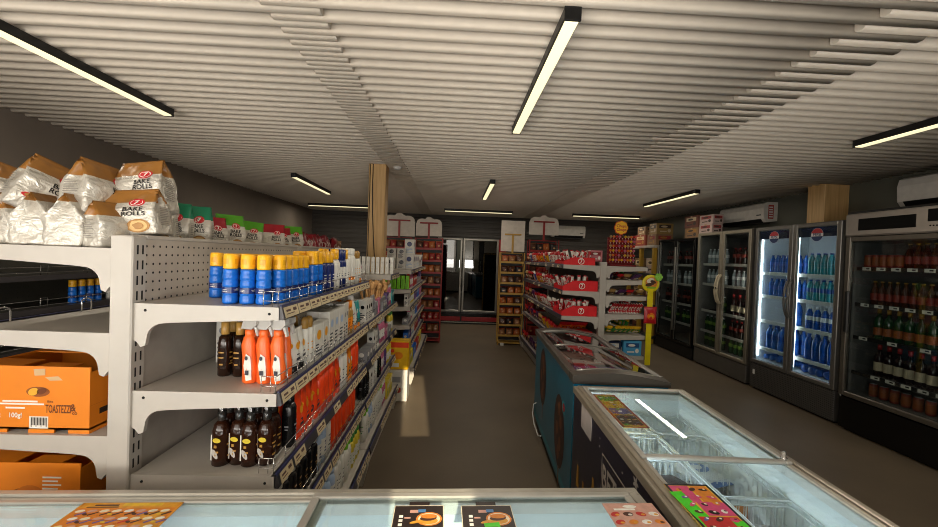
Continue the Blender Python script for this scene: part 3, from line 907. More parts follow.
for xi, (a, c) in enumerate(bx):
    for (y0, y1, w) in by:
        basket(a, c, y0, y1, .434, .75, 'white wire basket in the navy freezer, %s in the %s row' % (w, ('left', 'right')[xi]))

# the two freezers along the aisle stand slightly askew: turn each with what lies on it
def turn(objs, pivot, ang, shift):
    Mx = Matrix.Translation((pivot[0] + shift, pivot[1], 0)) @ Matrix.Rotation(ang, 4, 'Z') @ Matrix.Translation((-pivot[0], -pivot[1], 0))
    for o in objs:
        p = Mx @ Vector(o.location); o.location = p; o.rotation_euler.z += ang
tops = [o for o in COL.objects if o.parent is None]
turn([fB, PAPER] + [o for o in tops if o.name.startswith(('wire_basket',)) or 'navy freezer' in o.get('label', '') and o.name.startswith('ice_cream_price')], (1.27, .585), -.045, -.046)
turn([fC] + [o for o in tops if o.name.startswith('picture_sheet')], (CX0, CY0), -.055, -.012)
# ================================================================== DRINKS COOLERS
m_cool_in = mat('cooler_inner_white', '#d9dee2', .4, var=.02)
m_cool_dk = mat('cooler_inner_dark', '#5c5d5c', .5)
m_gfr = mat('cooler_grey_frame', '#6e6b66', .35, .5)
m_dkfr = mat('cooler_dark_frame', '#2b2a29', .35, .3)
m_grille = pegboard('base_grille', '#4c4a47', .022, .0055)
m_led = mat('cooler_led', '#ffffff', .5, emit='#eef6ff', es=9.0)
m_pepsi = mat('header_navy', '#141a44', .35)
m_ray = mat('header_ray', '#39408a', .4)
m_pr = mat('logo_red', '#b3202c', .4); m_pb = mat('logo_blue', '#16305f', .4); m_pw = mat('logo_white', '#d8d8d8', .4)
m_strip = mat('shelf_tag_white', '#e6e3da', .5)

def arc_handle(mb, x, y, z0, z1, out, r, mi=0):
    pts = []
    for i in range(13):
        t = i / 12
        pts.append((x - out * math.sin(PI * t) ** .6, y, z0 + (z1 - z0) * t))
    mb.tube(pts, r, 8, mi)

def cooler(label, xf, y0, y1, H, D, base, doors, shelves, body_m, frame_m, inner_m, glass_m, lit=False, header=None, fill_m=None,
           grille=None, handle=None, rails='plain', door_z=None, group='drinks coolers on the right', leds=()):
    e = empty('drinks_cooler', label, 'drinks cooler', (xf, y0, 0), 0, group)
    W = y1 - y0; t = .035
    zt = H; zb = base
    c = MB()
    c.box(.03, D, 0, t, zb, zt); c.box(.03, D, W - t, W, zb, zt); c.box(.03, D, t, W - t, zt - .05, zt)
    c.box(D - .03, D, t, W - t, zb, zt - .05); c.box(.03, D, t, W - t, zb, zb + .04)
    part('cabinet', c, body_m, e)
    i_ = MB()
    i_.box(D - .034, D - .031, t, W - t, zb + .04, zt - .05); i_.box(.06, D - .034, t, t + .003, zb + .04, zt - .05); i_.box(.06, D - .034, W - t - .003, W - t, zb + .04, zt - .05)
    i_.box(.06, D - .034, t, W - t, zt - .054, zt - .0505); i_.box(.06, D - .034, t, W - t, zb + .0405, zb + .045)
    part('inner_lining', i_, inner_m, e)
    part('base_panel', MB().cbox(0.01, D, 0.004, W - .004, .02, zb - .002, .008), grille or body_m, e)
    part('foot', MB().box(.05, D - .05, .03, W - .03, 0, .02), m_black, e)
    dz0, dz1 = door_z or (zb + .005, zt - .005)
    n = doors; dw = W / n
    for k in range(n):
        a, b2 = k * dw + .003, (k + 1) * dw - .003
        f = MB(); w = .045
        f.cbox(0, .04, a, a + w, dz0, dz1, .005); f.cbox(0, .04, b2 - w, b2, dz0, dz1, .005)
        f.cbox(0, .04, a + w, b2 - w, dz1 - w, dz1, .005); f.cbox(0, .04, a + w, b2 - w, dz0, dz0 + w, .005)
        d = part('door', f, frame_m, e)
        part('glass_pane', MB().box(.014, .02, a + w, b2 - w, dz0 + w, dz1 - w), glass_m, d, label='glass pane')
        gk = MB()
        for (p, q) in ((a + w, a + w + .008), (b2 - w - .008, b2 - w)): gk.box(.004, .012, p, q, dz0 + w, dz1 - w)
        part('glazing_strip', gk, m_alu, d)
        if handle:
            hm, out, hz0, hz1, r = handle
            h = MB()
            yh = (b2 - .02) if k % 2 == 0 else (a + .02)
            if n == 1: yh = b2 - .02
            arc_handle(h, 0.0, yh, hz0, hz1, out, r)
            part('handle', h, hm, d)
    for z in shelves:
        s = MB()
        nw = int((W - 2 * t) / .03)
        for i in range(nw + 1):
            yy = t + .005 + (W - 2 * t - .01) * i / nw
            s.box(.10, D - .04, yy - .0016, yy + .0016, z - .006, z)
        s.box(.10, .106, t, W - t, z - .008, z); s.box(D - .05, D - .045, t, W - t, z - .008, z)
        sh = part('shelf', s, m_dgrey if inner_m is m_cool_dk else m_white, e)
        if rails == 'plain':
            part('shelf_edge', MB().cbox(.086, .1, t, W - t, z - .034, z + .006, .003), mat('shelf_edge_pale', '#b5b3ac', .4) if not lit else m_white, sh)
        else:
            tg = MB(); nn = 9
            tg.box(.088, .1, t, W - t, z - .03, z + .004, 0)
            for i in range(nn):
                if rnd.random() < .12: continue
                ya = t + .02 + (W - 2 * t - .03) * i / nn
                tg.box(.0855, .088, ya, ya + .075, z - .028, z + .002, 1); tg.box(.0850, .0855, ya + .012, ya + .04, z - .018, z - .006, 2)
            part('shelf_edge', tg, [m_dkfr, m_strip, m_black], sh)
    if fill_m: part('glow_strip', MB().cbox(.05, .075, .039, .052, zb + .12, zt - .12, .003), fill_m, e)  # unseen strip added behind the door frame to brighten the bottles
    if header: header(e, W, D, zt)
    for (yy, zz0, zz1) in leds:
        part('glow_strip', MB().cbox(.062, .08, yy - .012, yy + .012, zz0, zz1, .004), m_led, e, label='glowing white strip')
    return e

def pepsi_header(e, W, D, zt):
    for k in range(2):
        a = k * W / 2 + .048; b2 = (k + 1) * W / 2 - .048
        h = MB(); M = Matrix.Translation((.0245, 0, 0)) @ face_x(-1)
        z0, z1 = zt - .155, zt - .052
        h.quad(-b2, -a, z0, z1, 0, M)
        cy = (a + b2) / 2; cz = zt - .135
        for i in range(15):
            an = PI * (i + .5) / 15
            c, s = math.cos(an), math.sin(an); ww = .012
            # clip ray to the band
            L = min(.3, (z1 - cz) / max(s, .02) * .98, ((b2 - a) / 2 - .005) / max(abs(c), .02))
            if L < .06: continue
            r0 = .04; zz = max(cz + s * r0, z0)
            pts = [(-cy + c * r0 - s * ww * .3, cz + s * r0 + c * ww * .3 * 0), (-cy + c * L - s * ww, cz + s * L), (-cy + c * L + s * ww, cz + s * L), (-cy + c * r0 + s * ww * .3, cz + s * r0)]
            if pts[0][1] < z0: continue
            h.add([(p[0], p[1], .0006) for p in pts], [(0, 1, 2, 3)], 1, False, M)
        hd = part('header_band', h, [m_pepsi, m_ray], e, label='navy band with rays')
        lg = MB(); M2 = Matrix.Translation((.0125, cy, zt - .135)) @ face_x(-1); R0 = .072
        lg.disc(R0, R0, 2, M2 @ T(0, 0, -.0006), 28)
        def seg(lo, hi, mi):
            pts = []
            for i in range(17):
                a0 = lo + (hi - lo) * i / 16
                pts.append((R0 * .97 * math.cos(a0), R0 * .97 * math.sin(a0), 0))
            lg.add(pts, [tuple(range(17))], mi, False, M2)
        seg(math.radians(14), math.radians(166), 0); seg(math.radians(194), math.radians(346), 1)
        lg.text('PEPSI', .043, 1, M2 @ T(0, 0, .0006), None, 0, 0, 1.0)
        part('round_logo', lg, [m_pr, m_pb, m_pw], hd, label='round red, white and blue logo')

XFR = 3.85
PZ = (1.49, 1.20, .885, .54)
cP = cooler('lit grey two-door cooler full of blue water bottles, round red and blue logos on top', XFR, 3.815, 4.955, 2.055, .72, .335, 2, PZ, m_gfr, m_gfr, m_cool_in, m_glc,
            lit=True, header=pepsi_header, grille=m_grille, handle=(m_gfr, .055, .98, 1.42, .013), leds=((.04, .42, 1.98), (1.10, .42, 1.98), (.57, .42, 1.98)))  # last of the strips is a plain white panel given a glow
part('sticker', MB().cbox(0.006, .0105, 1.05, 1.085, .19, .25, .002), m_white, cP, label='small white sticker')
m_coolfill = mat('cooler_fill_glow', '#ffffff', .5, emit='#fff1dd', es=20.0)
c3 = cooler('dim grey two-door cooler of dark bottles, left of the lit water cooler', XFR, 5.02, 6.16, 2.055, .70, .26, 2, (1.58, 1.27, .86, .545), m_gfr, mat('cooler_frame_beige', '#8d8575', .35, .5), m_cool_dk, m_gld, fill_m=m_coolfill,
            handle=(mat('handle_bone', '#b3a88f', .35), .06, 1.0, 1.42, .014))
c4 = cooler('black two-door cooler, farthest of the right row', XFR, 6.21, 7.36, 1.995, .70, .2, 2, (1.55, 1.22, .88, .55), m_black, m_black_g, m_cool_dk, m_gld, handle=None)
part('handle_strip', MB().cbox(-.02, 0, .55, .575, .4, 1.85, .004).cbox(-.02, 0, 1.12, 1.145, .4, 1.9, .004), m_alu, c4, label='tall silver strip')
def wine_header(e, W, D, zt):
    h = MB(); h.cbox(-.015, .03, .0, W, zt + .0, zt + .215, .012)
    part('header_box', h, mat('header_greige', '#8f867d', .4), e)
    s = MB(); s.cbox(-.0185, -.014, W - .60, W - .13, zt + .05, zt + .16, .004); s.cbox(-.0185, -.014, .06, W - .68, zt + .09, zt + .19, .004)
    for i in range(3): s.lathe([(.006, 0), (.006, .003)], 8, 0, T(-.015, W - .70 - i * .022, zt + .055, 0, -PI / 2))
    part('display_window', s, mat('display_black', '#060606', .6, spec=.15), e, label='glossy black display windows')
    part('top_gap', MB().box(0.0, D, .01, W - .01, zt + .21, zt + .235), m_black, e)
R1Z = (1.585, 1.24, .92, .58)
c1_ = cooler('dark one-door wine and beer cooler with greige header at the right edge', 3.82, 2.52, 3.745, 1.88, .76, .33, 1, R1Z, m_dkfr, mat('cooler_frame_taupe', '#5d574e', .35, .4), m_cool_dk, m_gld, header=wine_header, rails='tags', fill_m=m_coolfill,
             grille=m_black_g, handle=None, leds=())
part('handle', MB().cbox(-.03, 0, 1.14, 1.185, .95, 1.35, .01), m_black, c1_, label='black grip handle')

# --- tall cooler against the back wall -----------------------------------------
m_silver = mat('silver_door_frame', '#8f8b83', .3, .6)
m_redp = mat('panel_red', '#8e1418', .4)
eB = empty('drinks_cooler', 'dark two-door cooler with red base at the end of the aisle', 'drinks cooler', (0, 0, 0), 0)
bx0, bx1, byf = -.42, 1.17, 9.02
c = MB(); c.box(bx0, bx0 + .03, byf + .05, 9.72, 0, 1.98); c.box(bx1 - .03, bx1, byf + .05, 9.72, 0, 1.98); c.box(bx0, bx1, byf + .05, 9.72, 1.93, 1.98); c.box(bx0, bx1, 9.68, 9.72, 0, 1.93); c.box(bx0, bx1, byf + .05, 9.7, 0, .26)
part('cabinet', c, m_black, eB)
for (a, b2) in ((bx0 + .01, .165), (.18, 1.0)):
    f = MB(); w = .05; z0, z1 = .27, 1.965
    for q in ((a, a + w, z0, z1), (b2 - w, b2, z0, z1)): f.cbox(q[0], q[1], byf, byf + .045, q[2], q[3], .012)
    f.cbox(a + w - .01, b2 - w + .01, byf, byf + .045, z1 - w, z1, .012); f.cbox(a + w - .01, b2 - w + .01, byf, byf + .045, z0, z0 + w, .012)
    d = part('door', f, m_silver, eB)
    part('glass_pane', MB().box(a + w, b2 - w, byf + .015, byf + .02, z0 + w, z1 - w), glass('mirror_dark_glass', '#777d7d', 1.7, 1.8), d, label='reflective dark glass')
    xx = b2 - .02 if a < 0 else a + .02
    part('handle', MB().tube([(xx, byf, .85), (xx, byf - .05, .9), (xx, byf - .05, 1.45), (xx, byf, 1.5)], .011), m_silver, d)
for z in (.7, 1.05, 1.4, 1.7):
    part('shelf', MB().box(bx0 + .03, bx1 - .03, byf + .08, 9.67, z - .012, z), m_dgrey, eB)
part('red_side_panel', MB().cbox(1.005, bx1 - .005, byf + .0, byf + .05, .1, 1.965, .006), m_redp, eB, label='red upright side panel')
part('base_panel', MB().cbox(bx0, bx1, byf, byf + .05, .03, .255, .008), m_black_g, eB)
part('base_stripe', MB().cbox(bx0 + .02, .16, byf - .006, byf, .07, .17, .003).cbox(.2, bx1 - .04, byf - .006, byf, .07, .17, .003), m_redp, eB, label='red stripe with pale edge')
part('base_trim', MB().cbox(bx0, bx1, byf - .008, byf + .0, .03, .05, .002), m_silver, eB)

# --- yellow-post rack behind the coolers ---------------------------------------
m_yel = mat('rack_yellow', '#a8842c', .45)
eR = empty('storage_rack', 'tall rack with yellow posts beyond the black cooler', 'storage rack', (0, 0, 0), 0)
for (x, y) in ((3.80, 7.44), (3.80, 8.5), (4.45, 7.44), (4.45, 8.5)):
    part('post', MB().cbox(x, x + .07, y, y + .07, 0, 1.9, .004), m_yel, eR)
part('post', MB().cbox(3.80, 3.87, 7.97, 8.04, 0, 1.9, .004), m_yel, eR)
for z in (.15, .75, 1.35, 1.9): part('shelf_board', MB().cbox(3.79, 4.53, 7.42, 8.58, z - .05, z, .004), m_cream if z > 1.8 else m_dgrey, eR)

# --- cardboard boxes on top ------------------------------------------------------
def carton(name, label, x0, x1, y0, y1, z0, z1, col, art_cols, rz=0, group=None, loc_rz=None, face='x'):
    cx, cy = (x0 + x1) / 2, (y0 + y1) / 2; w, d, h = x1 - x0, y1 - y0, z1 - z0
    e = link(name, MB().cbox(-w / 2, w / 2, -d / 2, d / 2, 0, h, .004).mesh(name, col), None, (cx, cy, z0), (0, 0, rz))
    tag(e, label, 'box', group)
    tp = MB(); tp.box(-w / 2 - .0005, w / 2 + .0005, -.025, .025, h - .03, h + .0006); part('packing_tape', tp, mat('tape_tan', '#a98f6c', .35), e)
    if art_cols:
        a = MB(); r = random.Random(int(1000 * (x0 + y0 + z0)))
        for M, W2 in ((Matrix.Translation((-w / 2 - .0008, 0, 0)) @ face_x(-1), d), (Matrix.Translation((0, -d / 2 - .0008, 0)) @ FRONT, w)):
            a.quad(-W2 * .36, W2 * .36, h * .55, h * .85, 0, M)
            a.quad(-W2 * .3, W2 * .1, h * .2, h * .3, 1, M); a.disc(W2 * .1, h * .16, 1, M @ T(W2 * .25, h * .33, .0006), 16)
            a.disc(W2 * .2, h * .09, 1, M @ T(-W2 * .05, h * .7, .0006), 14)
        part('printed_panel', a, art_cols, e)
    return e
m_ctn = mat('carton_brown', '#8a6b4c', .7); m_ctp = mat('carton_pinkish', '#b49f98', .65); m_ctr = mat('carton_russet', '#6e3f33', .6); m_ctw = mat('carton_pale', '#a39a92', .6)
i_red = mat('carton_ink_red', '#8e2b2f', .5); i_dk = mat('carton_ink_dark', '#3a2b26', .5); i_gold = mat('carton_ink_gold', '#a8772f', .5); i_cr = mat('carton_ink_cream', '#c9b795', .5)
CT = 'cartons on top of the coolers'
carton('cardboard_box', 'pinkish box on the grey cooler, lower of its stack of two', 3.95, 4.12, 5.98, 6.30, 2.056, 2.20, m_ctp, [i_red, i_dk], 0, CT)
carton('cardboard_box', 'pinkish box with red print on the grey cooler, upper of two', 3.95, 4.12, 5.97, 6.29, 2.2015, 2.345, m_ctp, [i_red, i_dk], .04, CT)
carton('cardboard_box', 'russet box on the black cooler beside the pinkish pair, lower one', 3.95, 4.3, 6.32, 6.70, 1.996, 2.17, m_ctn, [i_gold, i_dk], 0, CT)
carton('cardboard_box', 'russet box on the black cooler beside the pinkish pair, upper one', 3.95, 4.3, 6.32, 6.72, 2.172, 2.37, m_ctr, [i_cr, i_dk], -.03, CT)
carton('cardboard_box', 'yellowish box on top of the yellow-post rack, near one', 3.86, 4.2, 7.5, 7.84, 1.901, 2.12, m_ctn, [i_red, i_gold], 0, CT)
carton('cardboard_box', 'reddish box on top of the yellow-post rack, far one', 3.86, 4.2, 7.95, 8.35, 1.901, 2.13, mat('carton_red', '#8e3a2c', .6), [i_cr, i_gold], .05, CT)
carton('cardboard_box', 'tan box stacked on the near box of the yellow-post rack', 3.88, 4.2, 7.5, 7.82, 2.122, 2.33, mat('carton_tan', '#9a7c46', .6), [i_dk, i_cr], -.04, CT)
carton('cardboard_box', 'brown box stacked on the reddish box of the yellow-post rack', 3.88, 4.2, 7.98, 8.32, 2.132, 2.30, m_ctn, [i_dk, i_cr], .0, CT)
for k, (y, z, c) in enumerate(((7.55, .151, m_ctn), (8.05, .151, m_ctr), (7.55, .751, m_ctr), (8.06, .751, m_ctn), (7.55, 1.351, m_ctp), (8.06, 1.351, m_ctn))):
    carton('cardboard_box', 'dim box inside the yellow-post rack, %s shelf, %s' % (('lowest', 'middle', 'upper')[k // 2], ('near', 'far')[k % 2]), 3.9, 4.3, y, y + .38, z, z + .3, c, [i_cr, i_dk], 0, 'boxes in the yellow-post rack')
# ================================================================== PRODUCTS ON THE LEFT SHELVES
P = {}
def col(n, h, r=.35, **k): return mat('pack_' + n, h, r, **k)
k_hood = col('pump_grey', '#4a4846', .3); k_blue = col('azure', '#1668c9', .3); k_yel = col('cap_yellow', '#f0b120', .35); k_navy = col('navy', '#1b2a66', .3)
k_white = col('white', '#e4e2da', .4); k_gold = col('gold', '#a8813f', .3, ) ; k_brn = col('brown_oil', '#22120a', .15); k_dkb = col('dark_amber', '#2c150b', .15)
k_or = col('orange', '#f26a2a', .35); k_orr = col('orange_red', '#f0481a', .35); k_orm = col('amber_orange', '#ee8a1c', .35); k_teal = col('teal', '#2a9a9c', .35)
k_pale = col('pale_blue', '#a9bedb', .4); k_blk = col('black', '#111113', .25); k_clear = col('frosted', '#b9b6b0', .2); k_lime = col('lime', '#7fd023', .4)
k_ink = col('ink', '#3a3a44', .5); k_inkr = col('ink_red', '#b0392c', .5); k_sun = col('sun_print', '#efa51f', .4); k_ybl = col('yellow_label', '#d8c23a', .45); k_cart = col('white_carton', '#d6d3cb', .55)
k_pink = col('pink', '#c96a8c', .4); k_vio = col('violet', '#5c3f7c', .4); k_green = col('green', '#3f8a3c', .4); k_brush = col('brush_wood', '#d3a268', .6); k_grey = col('grey', '#8d8d90', .4)

def band(r, z0, z1, a0, a1, mi, mb, n=8, dr=.0006):
    vs = []
    for z in (z0, z1):
        for i in range(n + 1):
            a = a0 + (a1 - a0) * i / n
            vs.append(((r + dr) * math.cos(a), (r + dr) * math.sin(a), z))
    mb.add(vs, [(i, i + 1, n + 2 + i, n + 1 + i) for i in range(n)], mi, True)
    return mb
def label_marks(r, z0, z1, seed, mi):
    """printed marks round a bottle: short bars and a blob, no letters"""
    rg = random.Random(seed); m = MB()
    for base in (-PI / 2, 0, PI / 2):
        for i in range(4):
            if rg.random() < .3: continue
            zz = z1 - (z1 - z0) * (i + rg.uniform(.3, .9)) / 4.4
            w = rg.uniform(.12, .55)
            band(r, zz - (z1 - z0) * rg.uniform(.02, .06), zz + (z1 - z0) * rg.uniform(.02, .06), base - w, base + w * .8, 0, m, 5, .0008)
    return m

def bottle(key, name, cat, body, cap, m_body, m_cap, lab=None, m_lab=None, marks=None, seg=18, sx=1, sy=1):
    p = Proto(name, cat)
    b = MB().lathe(body, seg, 0, None, sx, sy); p.part('body', b, m_body)
    c = MB().lathe(cap, seg, 0, None, min(1, sx * 1.3) if sx < 1 else 1, min(1, sy * 1.3) if sy < 1 else 1); p.part('cap', c, m_cap)
    if lab:
        r, z0, z1 = lab
        l = MB().lathe([(r + .0005, z0), (r + .0005, z1)], seg, 0, None, sx, sy, False)
        subs = []
        if marks:
            mk = label_marks(r + .0006, z0 + .004, z1 - .004, sum(map(ord, key)), 0)
            if sx != 1 or sy != 1: mk.v = [(v[0] * sx, v[1] * sy, v[2]) for v in mk.v]
            subs = [('print', mk, marks)]
        p.part('label', l, m_lab, None, subs)
    P[key] = p
    return p
# blue sun lotion with yellow cap (three soft ribs)
rib = [(.020, 0), (.0255, .003)]
for i in range(4):
    z = .008 + i * .028
    rib += [(.0262, z), (.0266, z + .010), (.0250, z + .022), (.0245, z + .026)]
rib += [(.0258, .124), (.0235, .130)]
bottle('sun', 'sun_lotion_bottle', 'bottle', rib, [(.024, .131), (.0248, .135), (.0248, .180), (.0225, .186), (.001, .187)], k_blue, k_yel, (.0268, .040, .062), k_navy, k_white)
P['sun'].part('cap_emblem', band(.0249, .148, .168, -PI * .62, -PI * .38, 0, band(.0249, .148, .168, -.35, .35, 0, MB(), 5), 5), mat('pack_cap_emblem', '#d89a16', .4))
bottle('sunnavy', 'sun_lotion_bottle', 'bottle', [(.022, 0), (.026, .004), (.026, .12), (.02, .135)], [(.018, .135), (.02, .138), (.02, .185), (.001, .19)], k_navy, k_yel, (.0262, .03, .09), k_navy, k_white)
bottle('wspray', 'spray_bottle', 'bottle', [(.020, 0), (.024, .004), (.024, .13), (.014, .15)], [(.014, .15), (.016, .152), (.016, .2), (.001, .204)], k_white, k_yel, (.0242, .03, .085), k_white, k_ink)
bottle('wspray2', 'spray_bottle', 'bottle', [(.018, 0), (.022, .004), (.022, .155), (.014, .172)], [(.014, .172), (.016, .174), (.016, .21), (.001, .213)], k_white, k_white, (.0222, .03, .05), k_orm, k_ink)
bottle('navytall', 'lotion_bottle', 'bottle', [(.02, 0), (.025, .004), (.025, .13), (.02, .15)], [(.02, .15), (.021, .152), (.021, .2), (.001, .203)], k_navy, k_navy, (.0252, .05, .11), k_white, k_navy)
bottle('oilgold', 'tanning_oil_bottle', 'bottle', [(.020, 0), (.0235, .004), (.0235, .125), (.020, .145), (.012, .155)], [(.0125, .155), (.0145, .157), (.0145, .200), (.001, .203)], k_brn, k_gold, (.0237, .03, .10), k_brn, k_gold)
bottle('pump', 'pump_bottle', 'bottle', [(.023, 0), (.0275, .004), (.0275, .115), (.022, .135), (.011, .148)], [(.0105, .148), (.013, .15), (.013, .172), (.008, .174), (.008, .186), (.011, .188), (.011, .2), (.001, .202)], k_dkb, k_hood, (.0277, .02, .105), k_dkb, k_gold)
lb = MB(); lb.disc(.014, .008, 0, FRONT @ T(.004, .09, .0290), 14); lb.disc(.008, .018, 1, FRONT @ T(-.002, .045, .0290, 0, 0, .5), 10); lb.quad(-.0215, -.0175, .02, .105, 2, FRONT @ T(0, 0, .0215))
P['pump'].part('front_print', lb, [k_ybl, k_clear, k_white], 'yellow oval and pale stripe')
P['pump'].part('clear_hood', MB().lathe([(.0135, .150), (.0135, .205), (.012, .207)], 14, 0, None, 1, 1, False), glass('clear_hood', '#c9c9c9', 1.45, 1.5))
# flexible tube standing on its cap
def tube_pack(key, m_body, m_cap, m_mark, h=.16, w=.026, capc=.03):
    p = Proto('cream_tube', 'tube')
    m = MB(); n = 18; vs = []; fs = []
    rows = [(capc, 1), (capc + .03, 1), (capc + .08, .8), (h - .012, .12), (h, .08)]
    for z, q in rows:
        for i in range(n):
            a = 2 * PI * i / n
            vs.append((w * .8 * q * math.cos(a), w * (1 + .12 * (1 - q)) * math.sin(a), z))
    for j in range(len(rows) - 1):
        for i in range(n): fs.append((j * n + i, j * n + (i + 1) % n, (j + 1) * n + (i + 1) % n, (j + 1) * n + i))
    fs.append(tuple(range(n))[::-1]); fs.append(tuple((len(rows) - 1) * n + i for i in range(n)))
    m.add(vs, fs, 0, True); p.part('body', m, m_body)
    p.part('cap', MB().lathe([(w * .72, 0), (w * .75, .002), (w * .75, capc), (w * .6, capc + .001)], 16), m_cap)
    pr = MB(); M = Matrix.Translation((w * .83, 0, 0)) @ face_x(1)
    pr.disc(w * .55, w * .55, 0, M @ T(0, h * .62, -.004, -.12), 14); pr.quad(-w * .6, w * .6, h * .3, h * .36, 1, M); pr.quad(-w * .5, w * .3, h * .42, h * .45, 1, M)
    M = Matrix.Translation((0, -w * 1.03, 0)) @ FRONT
    pr.disc(w * .45, w * .45, 0, M @ T(0, h * .64, -.0), 14); pr.quad(-w * .4, w * .4, h * .3, h * .36, 1, M)
    p.part('print', pr, [m_mark, k_ink]); P[key] = p
tube_pack('tubesun', k_white, k_blk, k_sun, .17, .026)
tube_pack('tubewhite', k_white, k_orm, k_pink, .16, .023)
tube_pack('tubesilver', k_grey, k_white, k_ink, .16, .022)
tube_pack('tubered', k_orr, k_orr, k_sun, .19, .027)
tube_pack('tubeorm', k_orm, k_orm, k_white, .19, .026)
tube_pack('tubeteal', k_teal, k_orm, k_white, .17, .022)
bottle('slimgold', 'slim_spray', 'bottle', [(.014, 0), (.017, .003), (.017, .145), (.012, .152)], [(.013, .152), (.015, .153), (.015, .185), (.010, .198), (.001, .2)], k_white, k_gold, (.0172, .04, .1), k_white, k_sun)
bottle('redbottle', 'shampoo_bottle', 'bottle', [(.02, 0), (.03, .004), (.031, .15), (.022, .178)], [(.02, .178), (.021, .18), (.021, .203), (.001, .206)], k_orr, k_orr, (.0312, .04, .12), k_orr, k_sun, 18, .8, 1.05)
bottle('whitebottle', 'shampoo_bottle', 'bottle', [(.02, 0), (.027, .004), (.027, .16), (.018, .185)], [(.016, .185), (.018, .187), (.018, .215), (.001, .218)], k_white, k_white, (.0272, .04, .12), k_white, k_ink, 18, .8, 1.)
bottle('palebottle', 'shampoo_bottle', 'bottle', [(.02, 0), (.03, .004), (.03, .15), (.018, .175)], [(.016, .175), (.018, .177), (.018, .2), (.001, .203)], k_pale, k_pale, (.0302, .04, .12), k_white, k_navy, 18, .8, 1.)
bottle('blackwhite', 'lotion_bottle', 'bottle', [(.02, 0), (.027, .004), (.027, .14), (.018, .158)], [(.02, .158), (.022, .16), (.018, .2), (.001, .203)], k_blk, k_white, (.0272, .03, .11), k_blk, k_gold)
bottle('blackslim', 'lotion_bottle', 'bottle', [(.02, 0), (.025, .004), (.025, .15), (.016, .17)], [(.016, .17), (.017, .172), (.017, .2), (.001, .202)], k_blk, k_blk, (.0252, .03, .12), k_blk, k_grey)
bottle('greencap', 'shampoo_bottle', 'bottle', [(.022, 0), (.032, .004), (.032, .15), (.02, .18)], [(.02, .18), (.022, .182), (.022, .215), (.001, .219)], k_white, k_lime, (.0322, .05, .12), k_white, k_green, 18, .8, 1.)
bottle('pinkbottle', 'shampoo_bottle', 'bottle', [(.02, 0), (.027, .004), (.027, .14), (.018, .165)], [(.016, .165), (.018, .167), (.018, .195), (.001, .198)], k_pink, k_white, (.0272, .04, .11), k_white, k_vio, 18, .8, 1.)
bottle('violetbottle', 'shampoo_bottle', 'bottle', [(.02, 0), (.027, .004), (.027, .14), (.018, .165)], [(.016, .165), (.018, .167), (.018, .195), (.001, .198)], k_vio, k_white, (.0272, .04, .11), k_vio, k_white, 18, .8, 1.)
bottle('tealbottle', 'lotion_bottle', 'bottle', [(.02, 0), (.025, .004), (.025, .13), (.016, .152)], [(.016, .152), (.018, .154), (.018, .185), (.001, .19)], k_teal, k_orm, (.0252, .03, .1), k_teal, k_white)
bottle('ambercap', 'tanning_oil_bottle', 'bottle', [(.02, 0), (.024, .004), (.024, .13), (.014, .152)], [(.014, .152), (.018, .154), (.018, .192), (.001, .196)], k_gold, k_orm, (.0242, .03, .1), k_orm, k_brn)
bottle('yellowbottle', 'lotion_bottle', 'bottle', [(.02, 0), (.025, .004), (.025, .14), (.016, .16)], [(.016, .16), (.018, .162), (.018, .19), (.001, .195)], k_ybl, k_green, (.0252, .03, .1), k_white, k_green)
# trigger spray
p = Proto('trigger_spray', 'spray bottle')
m = MB(); n = 18; vs = []; fs = []
prof = [(.020, 0, 0), (.024, .004, 0), (.0245, .05, .001), (.022, .085, -.003), (.0235, .125, -.006), (.018, .15, -.004), (.0125, .158, -.003)]
for r, z, dx in prof:
    for i in range(n):
        a = 2 * PI * i / n; vs.append((r * math.cos(a) + dx, r * .8 * math.sin(a), z))
for j in range(len(prof) - 1):
    for i in range(n): fs.append((j * n + i, j * n + (i + 1) % n, (j + 1) * n + (i + 1) % n, (j + 1) * n + i))
fs.append(tuple(range(n))[::-1]); m.add(vs, fs, 0, True)
p.part('body', m, k_or)
p.part('neck', MB().lathe([(.0135, .156), (.0145, .158), (.0145, .174), (.012, .176)], 14, 0, T(-.003)), k_or)
tr = MB(); tr.prism([(-.028, .178), (.012, .178), (.030, .196), (.028, .212), (.008, .216), (-.02, .206)], 1, -.011, .011, 0)
tr.prism([(.016, .186), (.026, .188), (.034, .158), (.029, .156)], 1, -.006, .006, 0)
p.part('trigger', tr, k_clear, 'clear plastic trigger hood')
fl = MB(); M = Matrix.Translation((.0, -.0208, 0)) @ FRONT
fl.add([(.004, .01, 0), (.022, .015, -.004), (.020, .055, -.004), (.016, .09, -.003), (.002, .10, 0), (-.006, .06, 0)], [(0, 1, 2, 3, 4, 5)], 0, False, M); fl.disc(.006, .007, 1, M @ T(.004, .085, .0006), 12)
fl.quad(.0, .014, .03, .045, 1, M @ T(0, 0, .0006))
p.part('front_label', fl, [k_white, k_ink]); P['trigger'] = p
def box_pack(key, w, d, h, m_box, inks, name='carton', cat='carton', seed=1):
    """w along Y (shelf run), d along X, h up"""
    p = Proto(name, cat)
    p.part('box', MB().cbox(-d / 2, d / 2, -w / 2, w / 2, 0, h, .0015), m_box)
    a = MB(); r = random.Random(seed)
    for M, W2 in ((Matrix.Translation((d / 2 + .0006, 0, 0)) @ face_x(1), w), (Matrix.Translation((0, -d / 2 - .0006 if 0 else -w / 2 - .0006, 0)) @ FRONT, d)):
        a.disc(W2 * .26, min(W2 * .26, h * .2), 0, M @ T(0, h * .68), 16)
        for i in range(4): a.quad(-W2 * .36, W2 * r.uniform(-.05, .36), h * (.12 + .09 * i), h * (.16 + .09 * i), 1, M)
    p.part('print', a, inks); P[key] = p
